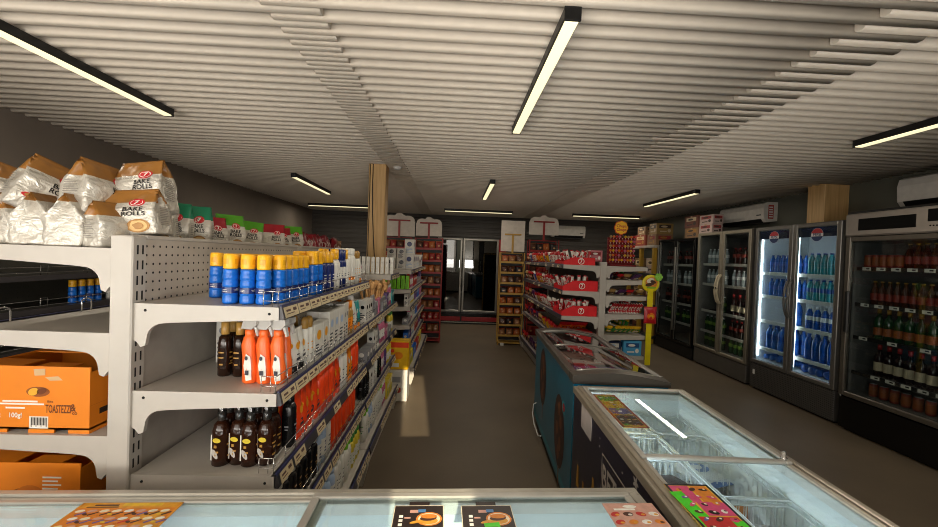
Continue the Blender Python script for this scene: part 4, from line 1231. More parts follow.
box_pack('cartonsun', .085, .05, .155, k_cart, [k_sun, k_ink], seed=2)
box_pack('cartonwide', .075, .055, .185, k_cart, [k_pale, k_ink], seed=3)
box_pack('cartontall', .05, .05, .195, k_cart, [k_grey, k_ink], seed=4)
box_pack('boxgrey', .09, .07, .075, k_grey, [k_white, k_ink], seed=5)
box_pack('boxpink', .06, .05, .12, k_pink, [k_white, k_vio], seed=6)
box_pack('boxviolet', .06, .05, .13, k_vio, [k_white, k_pink], seed=7)
box_pack('boxteal', .06, .05, .13, k_teal, [k_white, k_navy], seed=8)
box_pack('boxwhite', .06, .05, .15, k_cart, [k_blk, k_ink], seed=9)
box_pack('boxyellow', .09, .07, .16, k_ybl, [k_white, k_green], seed=10)
box_pack('boxblue', .08, .06, .14, k_blue, [k_white, k_navy], seed=11)
box_pack('boxred', .07, .06, .13, k_inkr, [k_white, k_blk], seed=12)

NAMES = dict(sun='blue sun lotion bottle with yellow cap', sunnavy='navy lotion bottle with yellow cap', wspray='white spray bottle with yellow cap', wspray2='tall white spray with orange band',
  navytall='navy lotion bottle with white label', oilgold='dark oil bottle with gold cap', pump='dark brown pump spray bottle', tubesun='white tube with orange sun', tubewhite='white tube with orange cap',
  tubesilver='silver tube with white cap', tubered='orange-red tube', tubeorm='amber orange tube', tubeteal='teal tube with orange cap', slimgold='slim white spray with gold top', redbottle='orange-red flat bottle',
  whitebottle='white flat bottle', palebottle='pale blue flat bottle', blackwhite='black bottle with white cap', blackslim='slim black bottle', greencap='white bottle with lime cap', pinkbottle='pink flat bottle',
  violetbottle='violet flat bottle', tealbottle='teal bottle with orange cap', ambercap='amber oil bottle with orange cap', yellowbottle='yellow bottle with green cap', trigger='orange trigger spray', cartonsun='white carton with orange sun',
  cartonwide='wide white carton', cartontall='tall white carton', boxgrey='low grey box', boxpink='pink box', boxviolet='violet box', boxteal='teal box', boxwhite='white box', boxyellow='yellow box', boxblue='blue box', boxred='red box')
RAD = dict(sun=.053, sunnavy=.053, wspray=.05, wspray2=.046, navytall=.052, oilgold=.049, pump=.058, tubesun=.06, tubewhite=.053, tubesilver=.052, tubered=.063, tubeorm=.06, tubeteal=.053, slimgold=.036, redbottle=.067,
  whitebottle=.056, palebottle=.065, blackwhite=.056, blackslim=.052, greencap=.066, pinkbottle=.056, violetbottle=.056, tealbottle=.052, ambercap=.05, yellowbottle=.052, trigger=.052, cartonsun=.087, cartonwide=.078, cartontall=.053,
  boxgrey=.093, boxpink=.063, boxviolet=.063, boxteal=.063, boxwhite=.063, boxyellow=.093, boxblue=.083, boxred=.073)
CNT = {}
SCL = dict(trigger=1.07, oilgold=.99, pump=1.04)
def put(key, x, y, z, where, rz=0, group=None, extra=None):
    kk = (key, where); CNT[kk] = CNT.get(kk, 0) + 1
    lab = '%s, %s %s' % (NAMES[key], ORD[CNT[kk] - 1] if not extra else extra, where)
    return P[key].place((x, y, z + .0006), rz + rnd.uniform(-.08, .08), lab, group or NAMES[key].replace(',', '') + ' row', None, SCL.get(key))
def run(seq, xf, y, z, where, rows=1, dx=.058, yend=99):
    """fill a shelf run going away from the camera; xf = x of the front row centre"""
    for key, n in seq:
        for i in range(n):
            w = RAD[key]
            if y + w > yend: return y
            for r in range(rows):
                put(key, xf - r * dx + rnd.uniform(-.004, .004), y + w / 2, z, where if r == 0 else where + ', row behind', 0)
            y += w + .003
    return y
XFt = -.612
# top shelf: blue bottles block, then mixed sun care
W1 = 'from near end, top left shelf'
for i in range(6):
    for j in range(4):
        if (i > 3 and j > 1) or (i == 0 and j == 3): continue
        yy = 1.374 + i * .054; xx = (-.650 if i == 0 else -.622) - j * .055 + rnd.uniform(-.002, .002)
        P['sun'].place((xx, yy, 1.3606), rnd.uniform(-.3, .3), 'blue sun lotion bottle, yellow cap, %s from the aisle side, row %s' % (ORD[j], ('one', 'two', 'three', 'four', 'five', 'six')[i]), 'blue sun lotion bottles on the top left shelf', None, .91)
P['sun'].place((-.90, 1.53, 1.3606), 0, 'single blue sun lotion bottle set back against the perforated panel', 'blue sun lotion bottles on the top left shelf', None, .91)
run([('sun', 2), ('sunnavy', 3), ('wspray', 2), ('navytall', 2), ('wspray', 1), ('wspray2', 3), ('slimgold', 3), ('tubewhite', 2), ('wspray2', 2), ('tubesilver', 3), ('cartontall', 3)], XFt, 1.70, 1.36, W1, 2, .058, 2.6)
# second shelf
W2 = 'from the near end, second left shelf'
put('cartontall', -.945, 1.68, 1.075, 'set back on the second left shelf', 0, None, 'standing alone')
for i, x in enumerate((-.842, -.788)):
    for j in range(2): put('oilgold', x, 1.495 + j * .055, 1.075, ('front of' if j == 0 else 'behind in') + ' the second left shelf corner')
for i, x in enumerate((-.714, -.664, -.614)):
    for j in range(2):
        o = put('trigger', x, 1.422 + j * .056, 1.075, ('front row' if j == 0 else 'row behind') + ' on the second left shelf')
        o.rotation_euler = (0, 0, -.25)
run([('tubesun', 2), ('slimgold', 2), ('cartonsun', 2), ('cartonwide', 3), ('cartontall', 2), ('ambercap', 2), ('whitebottle', 1), ('tubewhite', 1), ('tubeteal', 2), ('tealbottle', 2), ('ambercap', 3), ('tubeteal', 1)], XFt, 1.515, 1.075, W2, 2, .062, 2.6)
# third shelf
W3 = 'from the near end, third left shelf'
for j in range(2):
    for i, x in enumerate((-.786, -.733, -.688, -.638)):
        put('pump', x - j * .010, 1.388 + j * .066 + (.012 if i % 2 else 0), .80, ('front row' if j == 0 else 'row behind') + ' on the third left shelf', -.1)
run([('blackslim', 1), ('tubered', 4), ('redbottle', 3), ('tubered', 2), ('whitebottle', 2), ('tubeorm', 2), ('redbottle', 4), ('whitebottle', 1)], XFt, 1.50, .80, W3, 2, .066, 2.6)
W4 = 'from the near end, fourth left shelf'
run([('blackwhite', 7), ('palebottle', 2), ('whitebottle', 1), ('redbottle', 7)], XFt, 1.39, .54, W4, 2, .066, 2.6)
W5 = 'from the near end, bottom left shelf'
run([('blackslim', 3), ('violetbottle', 2), ('pinkbottle', 3), ('palebottle', 3), ('whitebottle', 3), ('greencap', 2), ('yellowbottle', 4), ('greencap', 1)], -.60, 1.40, .24, W5, 1, .07, 2.6)
# second bay
V2 = 'in the second bay, upper shelf'; V3 = 'in the second bay, middle shelf'; V4 = 'in the second bay, lower shelf'; V5 = 'in the second bay, bottom shelf'
run([('boxwhite', 3), ('tubesilver', 3), ('boxpink', 3), ('boxgrey', 2), ('boxviolet', 2), ('pinkbottle', 3), ('boxteal', 2), ('boxred', 3), ('violetbottle', 3)], XFt, 2.70, 1.075, V2, 1, .06, 3.9)
run([('boxgrey', 3), ('boxwhite', 2), ('tubesilver', 3), ('pinkbottle', 3), ('boxpink', 2), ('boxgrey', 2), ('yellowbottle', 3), ('violetbottle', 3)], XFt, 2.70, .80, V3, 1, .06, 3.9)
run([('blackslim', 3), ('boxwhite', 3), ('greencap', 2), ('blackwhite', 2), ('pinkbottle', 3), ('violetbottle', 2), ('yellowbottle', 4)], XFt, 2.70, .54, V4, 1, .06, 3.9)
run([('greencap', 2), ('palebottle', 2), ('whitebottle', 4), ('greencap', 2), ('pinkbottle', 3), ('boxyellow', 4)], -.60, 2.72, .24, V5, 1, .07, 3.9)
# hanging blister packs above the upper shelf of bay two
p = Proto('hanging_pack', 'hanging pack')
p.part('card', MB().box(-.002, .002, -.033, .033, -.17, 0), k_white)
b = MB(); b.cbox(.002, .018, -.022, .022, -.15, -.06, .006); p.part('blister', b, k_clear)
a = MB(); a.quad(-.026, .026, -.05, -.022, 0, Matrix.Translation((.0026, 0, 0)) @ face_x(1)); a.quad(-.02, .01, -.019, -.012, 1, Matrix.Translation((.0026, 0, 0)) @ face_x(1)); p.part('print', a, [k_ink, k_inkr])
a = MB().tube([(-.09, 0, -.006), (.03, 0, -.006), (.034, 0, .004)], .0022, 5); p.part('hook', a, m_chrome)
P['hang'] = p
for r in range(2):
    for i in range(13):
        y = 2.74 + i * .088
        p.place((-.94 + .0, y, 1.545 - r * .2), 0, 'white hanging card pack on the panel, %s from the near end, %s row' % (ORD[i], ('upper', 'lower')[r]), 'hanging packs on the perforated panel')
        if r == 0 and i % 3 == 0: pass
# bundle of wooden brushes sticking out of a bin
bn = empty('display_bin', 'small grey bin of wooden brushes in the second bay', 'bin', (-.66, 3.30, 1.0756), 0)
part('bin', MB().cbox(-.06, .07, -.28, .28, 0, .11, .006), k_grey, bn)
for i in range(30):
    m = P.get('brush')
    if not m:
        m = Proto('wooden_brush', 'brush')
        m.part('handle', MB().lathe([(.004, 0), (.006, .05), (.008, .12), (.007, .17), (.001, .18)], 8), k_brush)
        m.part('head', MB().lathe([(.001, -.002), (.013, .0), (.015, .02), (.012, .045), (.004, .05)], 10, 0, T(0, 0, .175)), k_brush)
        P['brush'] = m
    m.place((-.66 + rnd.uniform(-.04, .05), 3.05 + (i % 10) * .055 + rnd.uniform(-.01, .01), 1.0806 + (i // 10) * .012), 0, 'pale wooden brush in the grey bin, %s from near' % ORD[i], 'wooden brushes in the grey bin', (rnd.uniform(-.3, .3), rnd.uniform(-.1, .45), rnd.uniform(0, 3)))
# far gondola: white sticks, green-black packs, big packs
box_pack('stick', .03, .03, .155, k_white, [k_cart, k_cart], 'white_stick_pack', 'pack', 13); NAMES['stick'] = 'slim white stick pack'
box_pack('greenpack', .034, .04, .165, k_blk, [k_lime, k_lime], 'green_black_pack', 'pack', 14); NAMES['greenpack'] = 'black and lime striped pack'
gp = P['greenpack']; gp.part('lime_edge', MB().box(-.0206, .0206, -.0176, -.010, .004, .163), k_lime)
for i in range(10): put('stick', -.965 + i * .043, 3.66, 1.36, 'from the left, short top shelf of bay two')
for i in range(7): put('greenpack', -.87 + i * .052, 4.76, 1.13, 'from the left, far left gondola end')
box_pack('bigroll', .13, .12, .19, k_white, [k_navy, k_pale], 'paper_roll_pack', 'pack', 15); NAMES['bigroll'] = 'white and blue paper pack'; RAD['bigroll'] = .135
box_pack('spotpack', .10, .11, .13, k_cart, [k_blk, k_ink], 'diaper_pack', 'pack', 16); NAMES['spotpack'] = 'white pack with dark spots'; RAD['spotpack'] = .105
for i in range(2):
    for j in range(2): put('spotpack', -.80 + i * .125, 5.04, 1.36 + j * .1312, 'on the far left gondola end')
for j in range(2):
    put('bigroll', -.585, 5.14, 1.36 + j * .1912, 'on the far left gondola top')
F = 'on the far left gondola, '
run([('bigroll', 5), ('spotpack', 4), ('bigroll', 3)], -.60, 5.26, 1.36, F + 'top shelf', 1, .1, 6.65)
run([('redbottle', 1), ('pinkbottle', 6), ('boxred', 6), ('boxgrey', 6), ('violetbottle', 8)], -.57, 4.86, 1.13, F + 'second shelf', 1, .1, 6.65)
run([('boxwhite', 4), ('yellowbottle', 8), ('boxviolet', 6), ('boxblue', 4), ('boxpink', 8)], -.57, 4.78, .92, F + 'third shelf', 1, .1, 6.65)
run([('boxgrey', 3), ('pinkbottle', 5), ('boxwhite', 5), ('boxblue', 3), ('boxred', 8)], -.57, 4.78, .70, F + 'fourth shelf', 1, .1, 6.65)
run([('boxblue', 3), ('violetbottle', 5), ('palebottle', 5), ('boxred', 6), ('boxviolet', 8)], -.57, 4.78, .46, F + 'fifth shelf', 1, .1, 6.65)
run([('boxyellow', 3), ('boxblue', 5), ('boxred', 6), ('boxyellow', 4)], -.53, 4.78, .2, F + 'bottom shelf', 1, .1, 6.65)
# yellow pack on a white carton at the aisle end, lit by the sun
wc = Proto('floor_carton', 'box'); wc.part('box', MB().cbox(-.13, .13, -.1, .1, 0, .33, .004), k_cart)
q = MB(); q.quad(-.10, .06, .2, .26, 0, Matrix.Translation((0, -.1008, 0)) @ FRONT); q.disc(.03, .03, 1, Matrix.Translation((.04, -.1008, .12)) @ FRONT, 14); wc.part('print', q, [k_grey, k_inkr])
wc.place((-.585, 4.25, .0006), 0, 'sunlit white carton on the floor under the yellow pack, aisle end')
yp = Proto('yellow_multipack', 'pack'); yp.part('box', MB().cbox(-.12, .12, -.09, .09, 0, .30, .012), mat('pack_strong_yellow', '#f0bd18', .35))
q = MB(); FMy = Matrix.Translation((0, -.0908, 0)) @ FRONT
q.quad(-.118, .118, .235, .29, 0, FMy); q.disc(.05, .04, 1, FMy @ T(.01, .15), 16); q.quad(-.09, .02, .03, .07, 2, FMy); q.disc(.02, .02, 0, FMy @ T(-.05, .2, .0006), 12); yp.part('print', q, [k_orr, k_orm, k_white])
yp.place((-.57, 4.25, .3315), 0, 'bright yellow pack on the sunlit white carton at the aisle end')
# dim bottles on the wall shelf
for i in range(4):
    P['sun'].place((-3.06, 3.28 + i * .075, 1.0606), 0, 'dim blue bottle with yellow cap on the wall shelf, %s from near' % ORD[i], 'blue bottles on the dark wall shelf')
for i in range(3):
    P['whitebottle'].place((-3.06, 3.62 + i * .07, 1.0606), 0, 'dim white bottle on the wall shelf, %s from near' % ORD[i], 'white bottles on the dark wall shelf')

# ================================================================== BAGS AND ORANGE BOXES ON THE LEFT SIDE
k_foil = crinkle(mat('foil_white', '#cfcabf', .3, .35, var=.05, scale=30), 26, .55, .02)
k_cap = {'brown': mat('bag_brown', '#94642a', .35), 'green': mat('bag_green', '#127a55', .35), 'lime': mat('bag_lime', '#4f9a20', .35), 'red': mat('bag_red', '#9a1a26', .35), 'darkred': mat('bag_darkred', '#6e1420', .4)}
k_lred = mat('bag_logo_red', '#c0202a', .35); k_lw = mat('bag_logo_white', '#eee9e0', .4); k_txt = mat('bag_text_black', '#17130f', .5); k_rusk = mat('bag_rusk', '#d9b273', .5); k_rusk2 = mat('bag_rusk_dark', '#a97a3c', .5); k_gry = mat('bag_small_print', '#8f8a80', .5)
def roll_bag(key, capc, seed, top=.70, prints=True):
    W, D, H = .165, .105, .25
    r = random.Random(seed); off = Vector((r.uniform(0, 50), r.uniform(0, 50), 0))
    def hw(t): return W / 2 * (1 - .06 * max(0, t - .6) / .4 + .02 * math.sin(t * 9 + seed))
    def hd(t): return D / 2 * (1.0 if t < .55 else max(.03, 1 - (t - .55) / .43)) * (.9 + .1 * min(1, t * 8))
    def wr(x, z): return .006 * noise.noise(Vector((x * 26, z * 22, 0)) + off) + .0035 * noise.noise(Vector((x * 60, z * 55, 3)) + off)
    def front(x, z, e=0):
        t = max(0, min(1, z / H)); w = hw(t)
        return -(hd(t) * (1 + .14 * (1 - (x / w) ** 2) * (t < .97)) + wr(x, z) * (t < .95)) - e
    nf, ns, nr = 16, 9, 26
    vs = []; fs = []; mi = []
    ring = []
    for j in range(nr + 1):
        t = j / nr; z = H * t; w = hw(t); d = hd(t)
        pinch = max(0, (t - .45) / .55) ** 1.3 * .045
        row = []
        for i in range(nf + 1):
            x = -w + 2 * w * i / nf; row.append((x, front(x, z), z))
        for i in range(1, ns):
            u = i / ns; y = front(w, z) + (-front(-w, z) - front(w, z)) * u
            row.append((w + .003 * math.sin(PI * u) * (t < .5) - pinch * math.sin(PI * u) + .6 * wr(y + 1, z), y, z))
        for i in range(nf + 1):
            x = w - 2 * w * i / nf; row.append((x, -front(-x, z), z))
        for i in range(1, ns):
            u = i / ns; y = -front(-w, z) + (front(w, z) + front(-w, z)) * u
            row.append((-w - .003 * math.sin(PI * u) * (t < .5) + pinch * math.sin(PI * u) + .6 * wr(y + 2, z), y, z))
        ring.append(row)
    n = len(ring[0]); me = MB()
    allv = [v for row in ring for v in row]
    for j in range(nr):
        f = [(j * n + i, j * n + (i + 1) % n, (j + 1) * n + (i + 1) % n, (j + 1) * n + i) for i in range(n)]
        b0 = len(me.v)
        if j == 0: me.add(allv, [], 0)
        for q in f:
            me.f.append(list(q)); me.m.append(1 if (j + .5) / nr > top else 0); me.s.append(True)
    me.f.append(list(range(n))[::-1]); me.m.append(0); me.s.append(False)
    me.f.append([nr * n + i for i in range(n)]); me.m.append(1); me.s.append(False)
    pr = Proto('snack_bag', 'snack bag')
    pr.part('pouch', me, [k_foil, k_cap[capc]], 'white foil pouch with coloured top')
    fnm = lambda e: (lambda x, y: (x, front(x, y, e), y))
    lg = MB()
    c0 = lambda e: (lambda x, y: (x + .028, front(x + .028, y + .172, e), y + .172))
    if not prints:
        P[key] = pr; return
    lg.disc(.024, .022, 0, None, 22, c0(.0016)); lg.disc(.019, .017, 1, None, 20, c0(.0022)); lg.disc(.0165, .0145, 0, None, 20, c0(.0026))
    lg.text('7', .030, 1, None, c0(.0032), 0, -.001)
    pr.part('round_logo', lg, [k_lred, k_lw], 'red round logo with white seven')
    tx = MB(); tx.text('BAKE', .030, 0, None, fnm(.0030), .022, .134, .82); tx.text('ROLLS', .030, 0, None, fnm(.0030), .024, .109, .80)
    pr.part('lettering', tx, k_txt, 'black lettering')
    pc = MB(); q = lambda e: (lambda x, y: (x + .035, front(x + .035, y + .045, e), y + .045))
    pc.disc(.034, .036, 0, None, 22, q(.0022)); pc.disc(.027, .029, 1, None, 20, q(.0028)); pc.disc(.017, .018, 0, None, 16, q(.0034))
    q2 = lambda e: (lambda x, y: (x - .045, front(x - .045, y + .055, e), y + .055)); pc.disc(.018, .010, 2, None, 14, q2(.0026)); pc.disc(.010, .008, 0, None, 12, q2(.0032))
    pr.part('rusk_picture', pc, [k_rusk2, k_rusk, k_lred])
    for sgn in (1, -1):
        sp = MB()
        for i in range(11):
            z = .145 - i * .0095
            M = Matrix.Translation((sgn * (W / 2 + .0065), 0, 0)) @ face_x(sgn)
            sp.quad(-.030, r.uniform(.005, .030), z, z + .0035, 0, M)
        pr.part('small_print', sp, k_gry)
    P[key] = pr
roll_bag('bag_brown', 'brown', 1); roll_bag('bag_brown2', 'brown', 2); roll_bag('bag_plain', 'brown', 8, .86, False); roll_bag('bag_green', 'green', 3); roll_bag('bag_lime', 'lime', 4); roll_bag('bag_red', 'red', 5)
BG = 'snack bags on the top left shelf'
ZS = 1.5356
def bag(key, x, y, z, rz, label, rx=0, ry=0):
    P[key].place((x, y, z), 0, label, BG, (rx, ry, rz))
# lower layer, slumped
def bag(key, x, y, z, rz, label, rx=0, ry=0, sc=None):
    P[key].place((x, y, z), 0, label, BG, (rx, ry, rz), sc)
LO = (1, 1.05, .70)
bag('bag_brown2', -1.545, 1.47, ZS, 1.45, 'brown-topped white bag at the far left, lower layer, printed side to the left', 0, 0, LO)
bag('bag_plain', -1.42, 1.43, ZS, -1.35, 'crinkled brown-topped bag, second from left in the lower layer, plain side out', 0, 0, LO)
bag('bag_plain', -1.30, 1.42, ZS, 1.75, 'crinkled brown-topped bag, third from left in the lower layer, plain side out', 0, 0, LO)
bag('bag_brown', -1.185, 1.43, ZS, -1.85, 'crinkled brown-topped bag in the lower layer, left of the bag over the post', 0, 0, (1, .9, .62))
bag('bag_brown', -1.145, 1.47, ZS + .046, .12, 'brown-topped bag facing front over the post, lettering readable, lower right', 0, -.10, (1.05, 1, .66))
# upper layer, tilted on top of the lower ones
ZU = 1.64
UP = (1, 1.1, .80)
bag('bag_brown2', -1.665, 1.52, ZU - .02, 1.25, 'uppermost bag at the far left, tilted, brown fold at its top', 0, .30, UP)
bag('bag_brown', -1.515, 1.46, ZU + .005, 1.05, 'tilted upper bag, second from left, logo and lettering half visible', .0, .42, (1, 1.25, .82))
bag('bag_brown2', -1.385, 1.56, ZU - .075, 1.9, 'leaning upper bag with brown top between the two tall lettered bags', 0, .35, (1, 1, .88))
bag('bag_brown', -1.29, 1.46, ZU - .012, 1.35, 'upper bag turned sideways, directly left of the highest lettered bag', 0, .14, (1, 1.1, .84))
bag('bag_brown2', -1.155, 1.53, ZU + .025, .10, 'highest lettered bag at the right of the heap, rusk picture at its corner', -.08, -.16, (.95, 1, .80))
# row behind the panel, going back
row = [('bag_brown', 1.60, .35, 'olive brown-topped bag just behind the front lettered bag, first of the row'), ('bag_green', 1.69, .3, 'dark green-topped bag, nearer of the two green bags in the row'), ('bag_green', 1.82, .35, 'dark green-topped bag, farther of the two green bags in the row'),
  ('bag_red', 1.95, .9, 'red-topped bag between the green bags and the first lime bag'), ('bag_lime', 2.09, .8, 'lime-topped bag, nearer of the two lime bags in the row'), ('bag_lime', 2.30, .35, 'lime-topped bag, farther of the two lime bags in the row'),
  ('bag_red', 2.59, .4, 'red-topped bag right after the second lime bag'), ('bag_red', 2.74, .5, 'red-topped bag, second after the lime bags'), ('bag_lime', 2.90, .5, 'far lime-topped bag beyond two red ones')]
for i, (k, y, rz, lab) in enumerate(row):
    h = .78 if i < 3 else (.74, .68, .70, .64)[i % 4]
    bag(k, -1.175 - (i % 2) * .012, y, ZS, rz, lab, rnd.uniform(-.05, .05), rnd.uniform(-.09, .12), (.82, .7, h))
for i, (x, y) in enumerate(((-1.37, 1.80), (-1.38, 1.98), (-1.37, 2.18), (-1.38, 2.42), (-1.37, 2.66))):
    bag(('bag_green', 'bag_red', 'bag_lime')[i % 3], x, y, ZS, .3 * (i - 2), '%s-topped bag in the back row behind the panel, %s from near' % (('green', 'red', 'lime')[i % 3], ORD[i]), 0, 0, (.95, .8, .66))
# generic pillow packet
def pillow(key, name, cat, w, h, d, mats, top=.78, art=True, seed=1, zig=True):
    nx, nz = 8, 12; me = MB(); off = Vector((seed * 7.1, 3, 0))
    for s in (-1, 1):
        vs = []; fs = []; mi = []
        for j in range(nz + 1):
            for i in range(nx + 1):
                u = i / nx * 2 - 1; v = j / nz
                e = max(0, 1 - abs(u) ** 3) ** .5 * max(0, 1 - abs(2 * v - 1) ** 5)
                y = s * (d / 2 * e + .0006) * (1 + .25 * noise.noise(Vector((u * 2.2, v * 4, s * 3)) + off))
                vs.append((u * w / 2 * (1 - .06 * (1 - abs(2 * v - 1) ** 4)), y, v * h))
        m = nx + 1; b0 = len(me.v); me.v += vs
        for j in range(nz):
            for i in range(nx):
                q = [j * m + i, j * m + i + 1, (j + 1) * m + i + 1, (j + 1) * m + i]
                if s > 0: q = q[::-1]
                me.f.append([b0 + k for k in q]); me.s.append(True)
                v = (j + .5) / nz
                me.m.append(1 if v > top or v < .08 else 0)
    if art and len(mats) > 2:
        for s in (-1, 1):
            M = FRONT if s < 0 else FRONT @ Matrix.Rotation(PI, 4, 'Y')
            A = M @ T(0, h * .45, d / 2 * 1.0 + .0016)
            me.disc(w * .30, h * .20, 2, A, 16)
            if len(mats) > 3: me.disc(w * .17, h * .10, 3, A @ T(w * .03, -h * .02, .0008), 12)
    p = Proto(name, cat, me.mesh(name, mats)); P[key] = p
    return p
k_dr = mat('pack_dark_red', '#8a1420', .35); k_drw = mat('pack_rose_white', '#d9c2b8', .45)
pillow('dredpack', 'snack_packet', 'snack packet', .12, .14, .06, [k_dr, k_cap['darkred'], k_drw, k_dr], .9, True, 51)
pillow('tanpack', 'snack_packet', 'snack packet', .12, .12, .06, [mat('pack_tan_dark', '#8a5a2c', .4), mat('pack_tan', '#a9763a', .4), k_drw, k_dr], .9, True, 52)
for i in range(26):
    tan = i > 21
    P['tanpack' if tan else 'dredpack'].place((-1.17 - (i % 2) * .10, 3.02 + (i // 2) * .072 + (.03 if i % 2 else 0), ZS + .01), 0, '%s packet behind the panel of the second bay, %s from near' % ('tan' if tan else 'dark red', ORD[i]), 'dark red packets behind the panel', (rnd.uniform(-.5, .3), rnd.uniform(-.5, .5), rnd.uniform(.4, 1.6)))
# orange cardboard boxes
k_obox = mat('box_orange', '#e07f12', .55, var=.04); k_obr = mat('box_print_brown', '#6a3410', .5); k_bun = mat('box_bun', '#8a4a16', .5); k_bunl = mat('box_bun_light', '#e0a22c', .5); k_bar = mat('box_label_white', '#e6e0d4', .5); k_bk = mat('box_bar_black', '#3a3530', .5); k_shadow = mat('box_inside', '#8a5a2c', .7); k_obd = mat('box_orange_print', '#c46a10', .55)
def orange_box(label, x0, x1, y0, y1, z0, h, full):
    w, d = x1 - x0, y1 - y0
    e = empty('bread_box', label, 'box', ((x0 + x1) / 2, (y0 + y1) / 2, z0), 0, 'orange bread boxes')
    t = .005; b = MB()
    b.box(-w / 2, w / 2, -d / 2, -d / 2 + t, .012, h); b.box(-w / 2, w / 2, d / 2 - t, d / 2, 0, h)
    b.box(-w / 2, -w / 2 + t, -d / 2 + t, d / 2 - t, 0, h); b.box(w / 2 - t, w / 2, -d / 2 + t, d / 2 - t, 0, h * .93)
    b.box(-w / 2, w / 2, -d / 2, d / 2, .012, .018)
    # feet tabs along the lower edge leave two slots
    b.box(-w / 2, -w * .20, -d / 2, -d / 2 + t, 0, .012); b.box(-w * .02, w * .20, -d / 2, -d / 2 + t, 0, .012); b.box(w * .32, w / 2, -d / 2, -d / 2 + t, 0, .012)
    part('tray', b, k_obox, e)
    fl = MB(); fl.box(-w / 2 + t, -w * .12, -d / 2 + .002, -d / 2 + .09, h - .006, h - .002); fl.box(w * .0, w * .3, -d / 2 + .002, -d / 2 + .06, h - .007, h - .003)
    fl.box(-w / 2 + t, w / 2 - t, d / 2 - .1, d / 2 - .002, h - .006, h - .002)
    part('top_flap', fl, k_obox, e)
    M = Matrix.Translation((0, -d / 2 - .0007, 0)) @ FRONT
    a = MB()
    if full:
        a.disc(.037, .0165, 1, M @ T(w * .06, h * .62), 22); a.disc(.017, .012, 2, M @ T(w * .06 - .014, h * .62, .0006, 0, 0, .4), 14); a.disc(.016, .010, 0, M @ T(w * .06 + .012, h * .63, .0006, 0, 0, .4), 14)
        a.text('TOASTEZZI', .037, 0, M, None, w * .235, h * .36, .42); a.text('&', .034, 0, M, None, w * .36, h * .385, .8); a.text('co', .017, 0, M, None, w * .375, h * .31, 1.0); a.text('Bite', .010, 0, M, None, w * .165, h * .475, 1.2)
        for i, (x, y, q) in enumerate(((-.09, .46, .11), (-.09, .42, .15), (-.13, .36, .06))): a.quad(w * x - q * .5, w * x + q * .5, h * y, h * y + .0055, 3, M)
        a.text('100g!', .022, 3, M, None, -w * .13, h * .26, .9); a.text('20 x', .022, 3, M, None, -w * .30, h * .26, .9)
        lbx = MB(); lbx.box(w * -.01, w * .15, -.001, 0, h * .07, h * .25, 0); 
        for i in range(16):
            x = w * .005 + i * w * .0085
            lbx.box(x, x + w * (.0045 if i % 3 else .007), -.0014, -.001, h * .09 + (.006 if i % 5 else 0), h * .235, 1)
        for v in range(len(lbx.v)): lbx.v[v] = (lbx.v[v][0], lbx.v[v][1] - d / 2, lbx.v[v][2])
        part('barcode_label', lbx, [k_bar, k_bk], e, label='white barcode label')
        tp = MB(); tp.add([(w * .12, h * .84, 0), (w * .23, h * .86, 0), (w * .27, h * .80, 0), (w * .16, h * .79, 0)], [(0, 1, 2, 3)], 0, False, M @ T(0, 0, .0004)); tp.add([(w * .02, h * .96, 0), (w * .12, h * .97, 0), (w * .12, h * .87, 0), (w * .03, h * .86, 0)], [(0, 1, 2, 3)], 0, False, M @ T(0, 0, .0004))
        part('torn_tape', tp, mat('torn_tape', '#c9a77c', .5), e)
    else:
        a.disc(.07, .05, 1, M @ T(w * .02, h * .42), 22); a.disc(.05, .04, 2, M @ T(w * .05, h * .5, .0006), 18); a.disc(.055, .022, 0, M @ T(-w * .06, h * .3, .001), 16)
        a.text('TOASTEZZI', .04, 0, M @ T(0, 0, .002), None, -w * .22, h * .42, .42)
        for i in range(4): a.quad(w * .16, w * (.33 - .03 * (i % 2)), h * (.78 - i * .055), h * (.78 - i * .055) + .0055, 3, M)
        a.quad(w * .2, w * .34, h * .42, h * .43, 3, M)
    part('print', a, [k_obr, k_bun, k_obd if not full else k_bunl, k_bar], e)
    s = MB(); M2 = Matrix.Translation((w / 2 + .0007, 0, 0)) @ face_x(1)
    s.quad(-d * .38, d * .12, h * .24, h * .33, 0, M2); s.quad(-d / 2, d / 2, h * .415, h * .42, 1, M2)
    part('hand_slot', s, [mat('slot_dark', '#2a1a0c', .8), k_obd], e, label='dark hand slot')
orange_box('opened orange bread box with barcode label on the left shelf', -1.545, -1.175, 1.325, 1.62, .9246, .218, True)
orange_box('orange bread box with large bread picture on the lowest visible left shelf', -1.55, -1.20, 1.325, 1.62, .6006, .225, False)
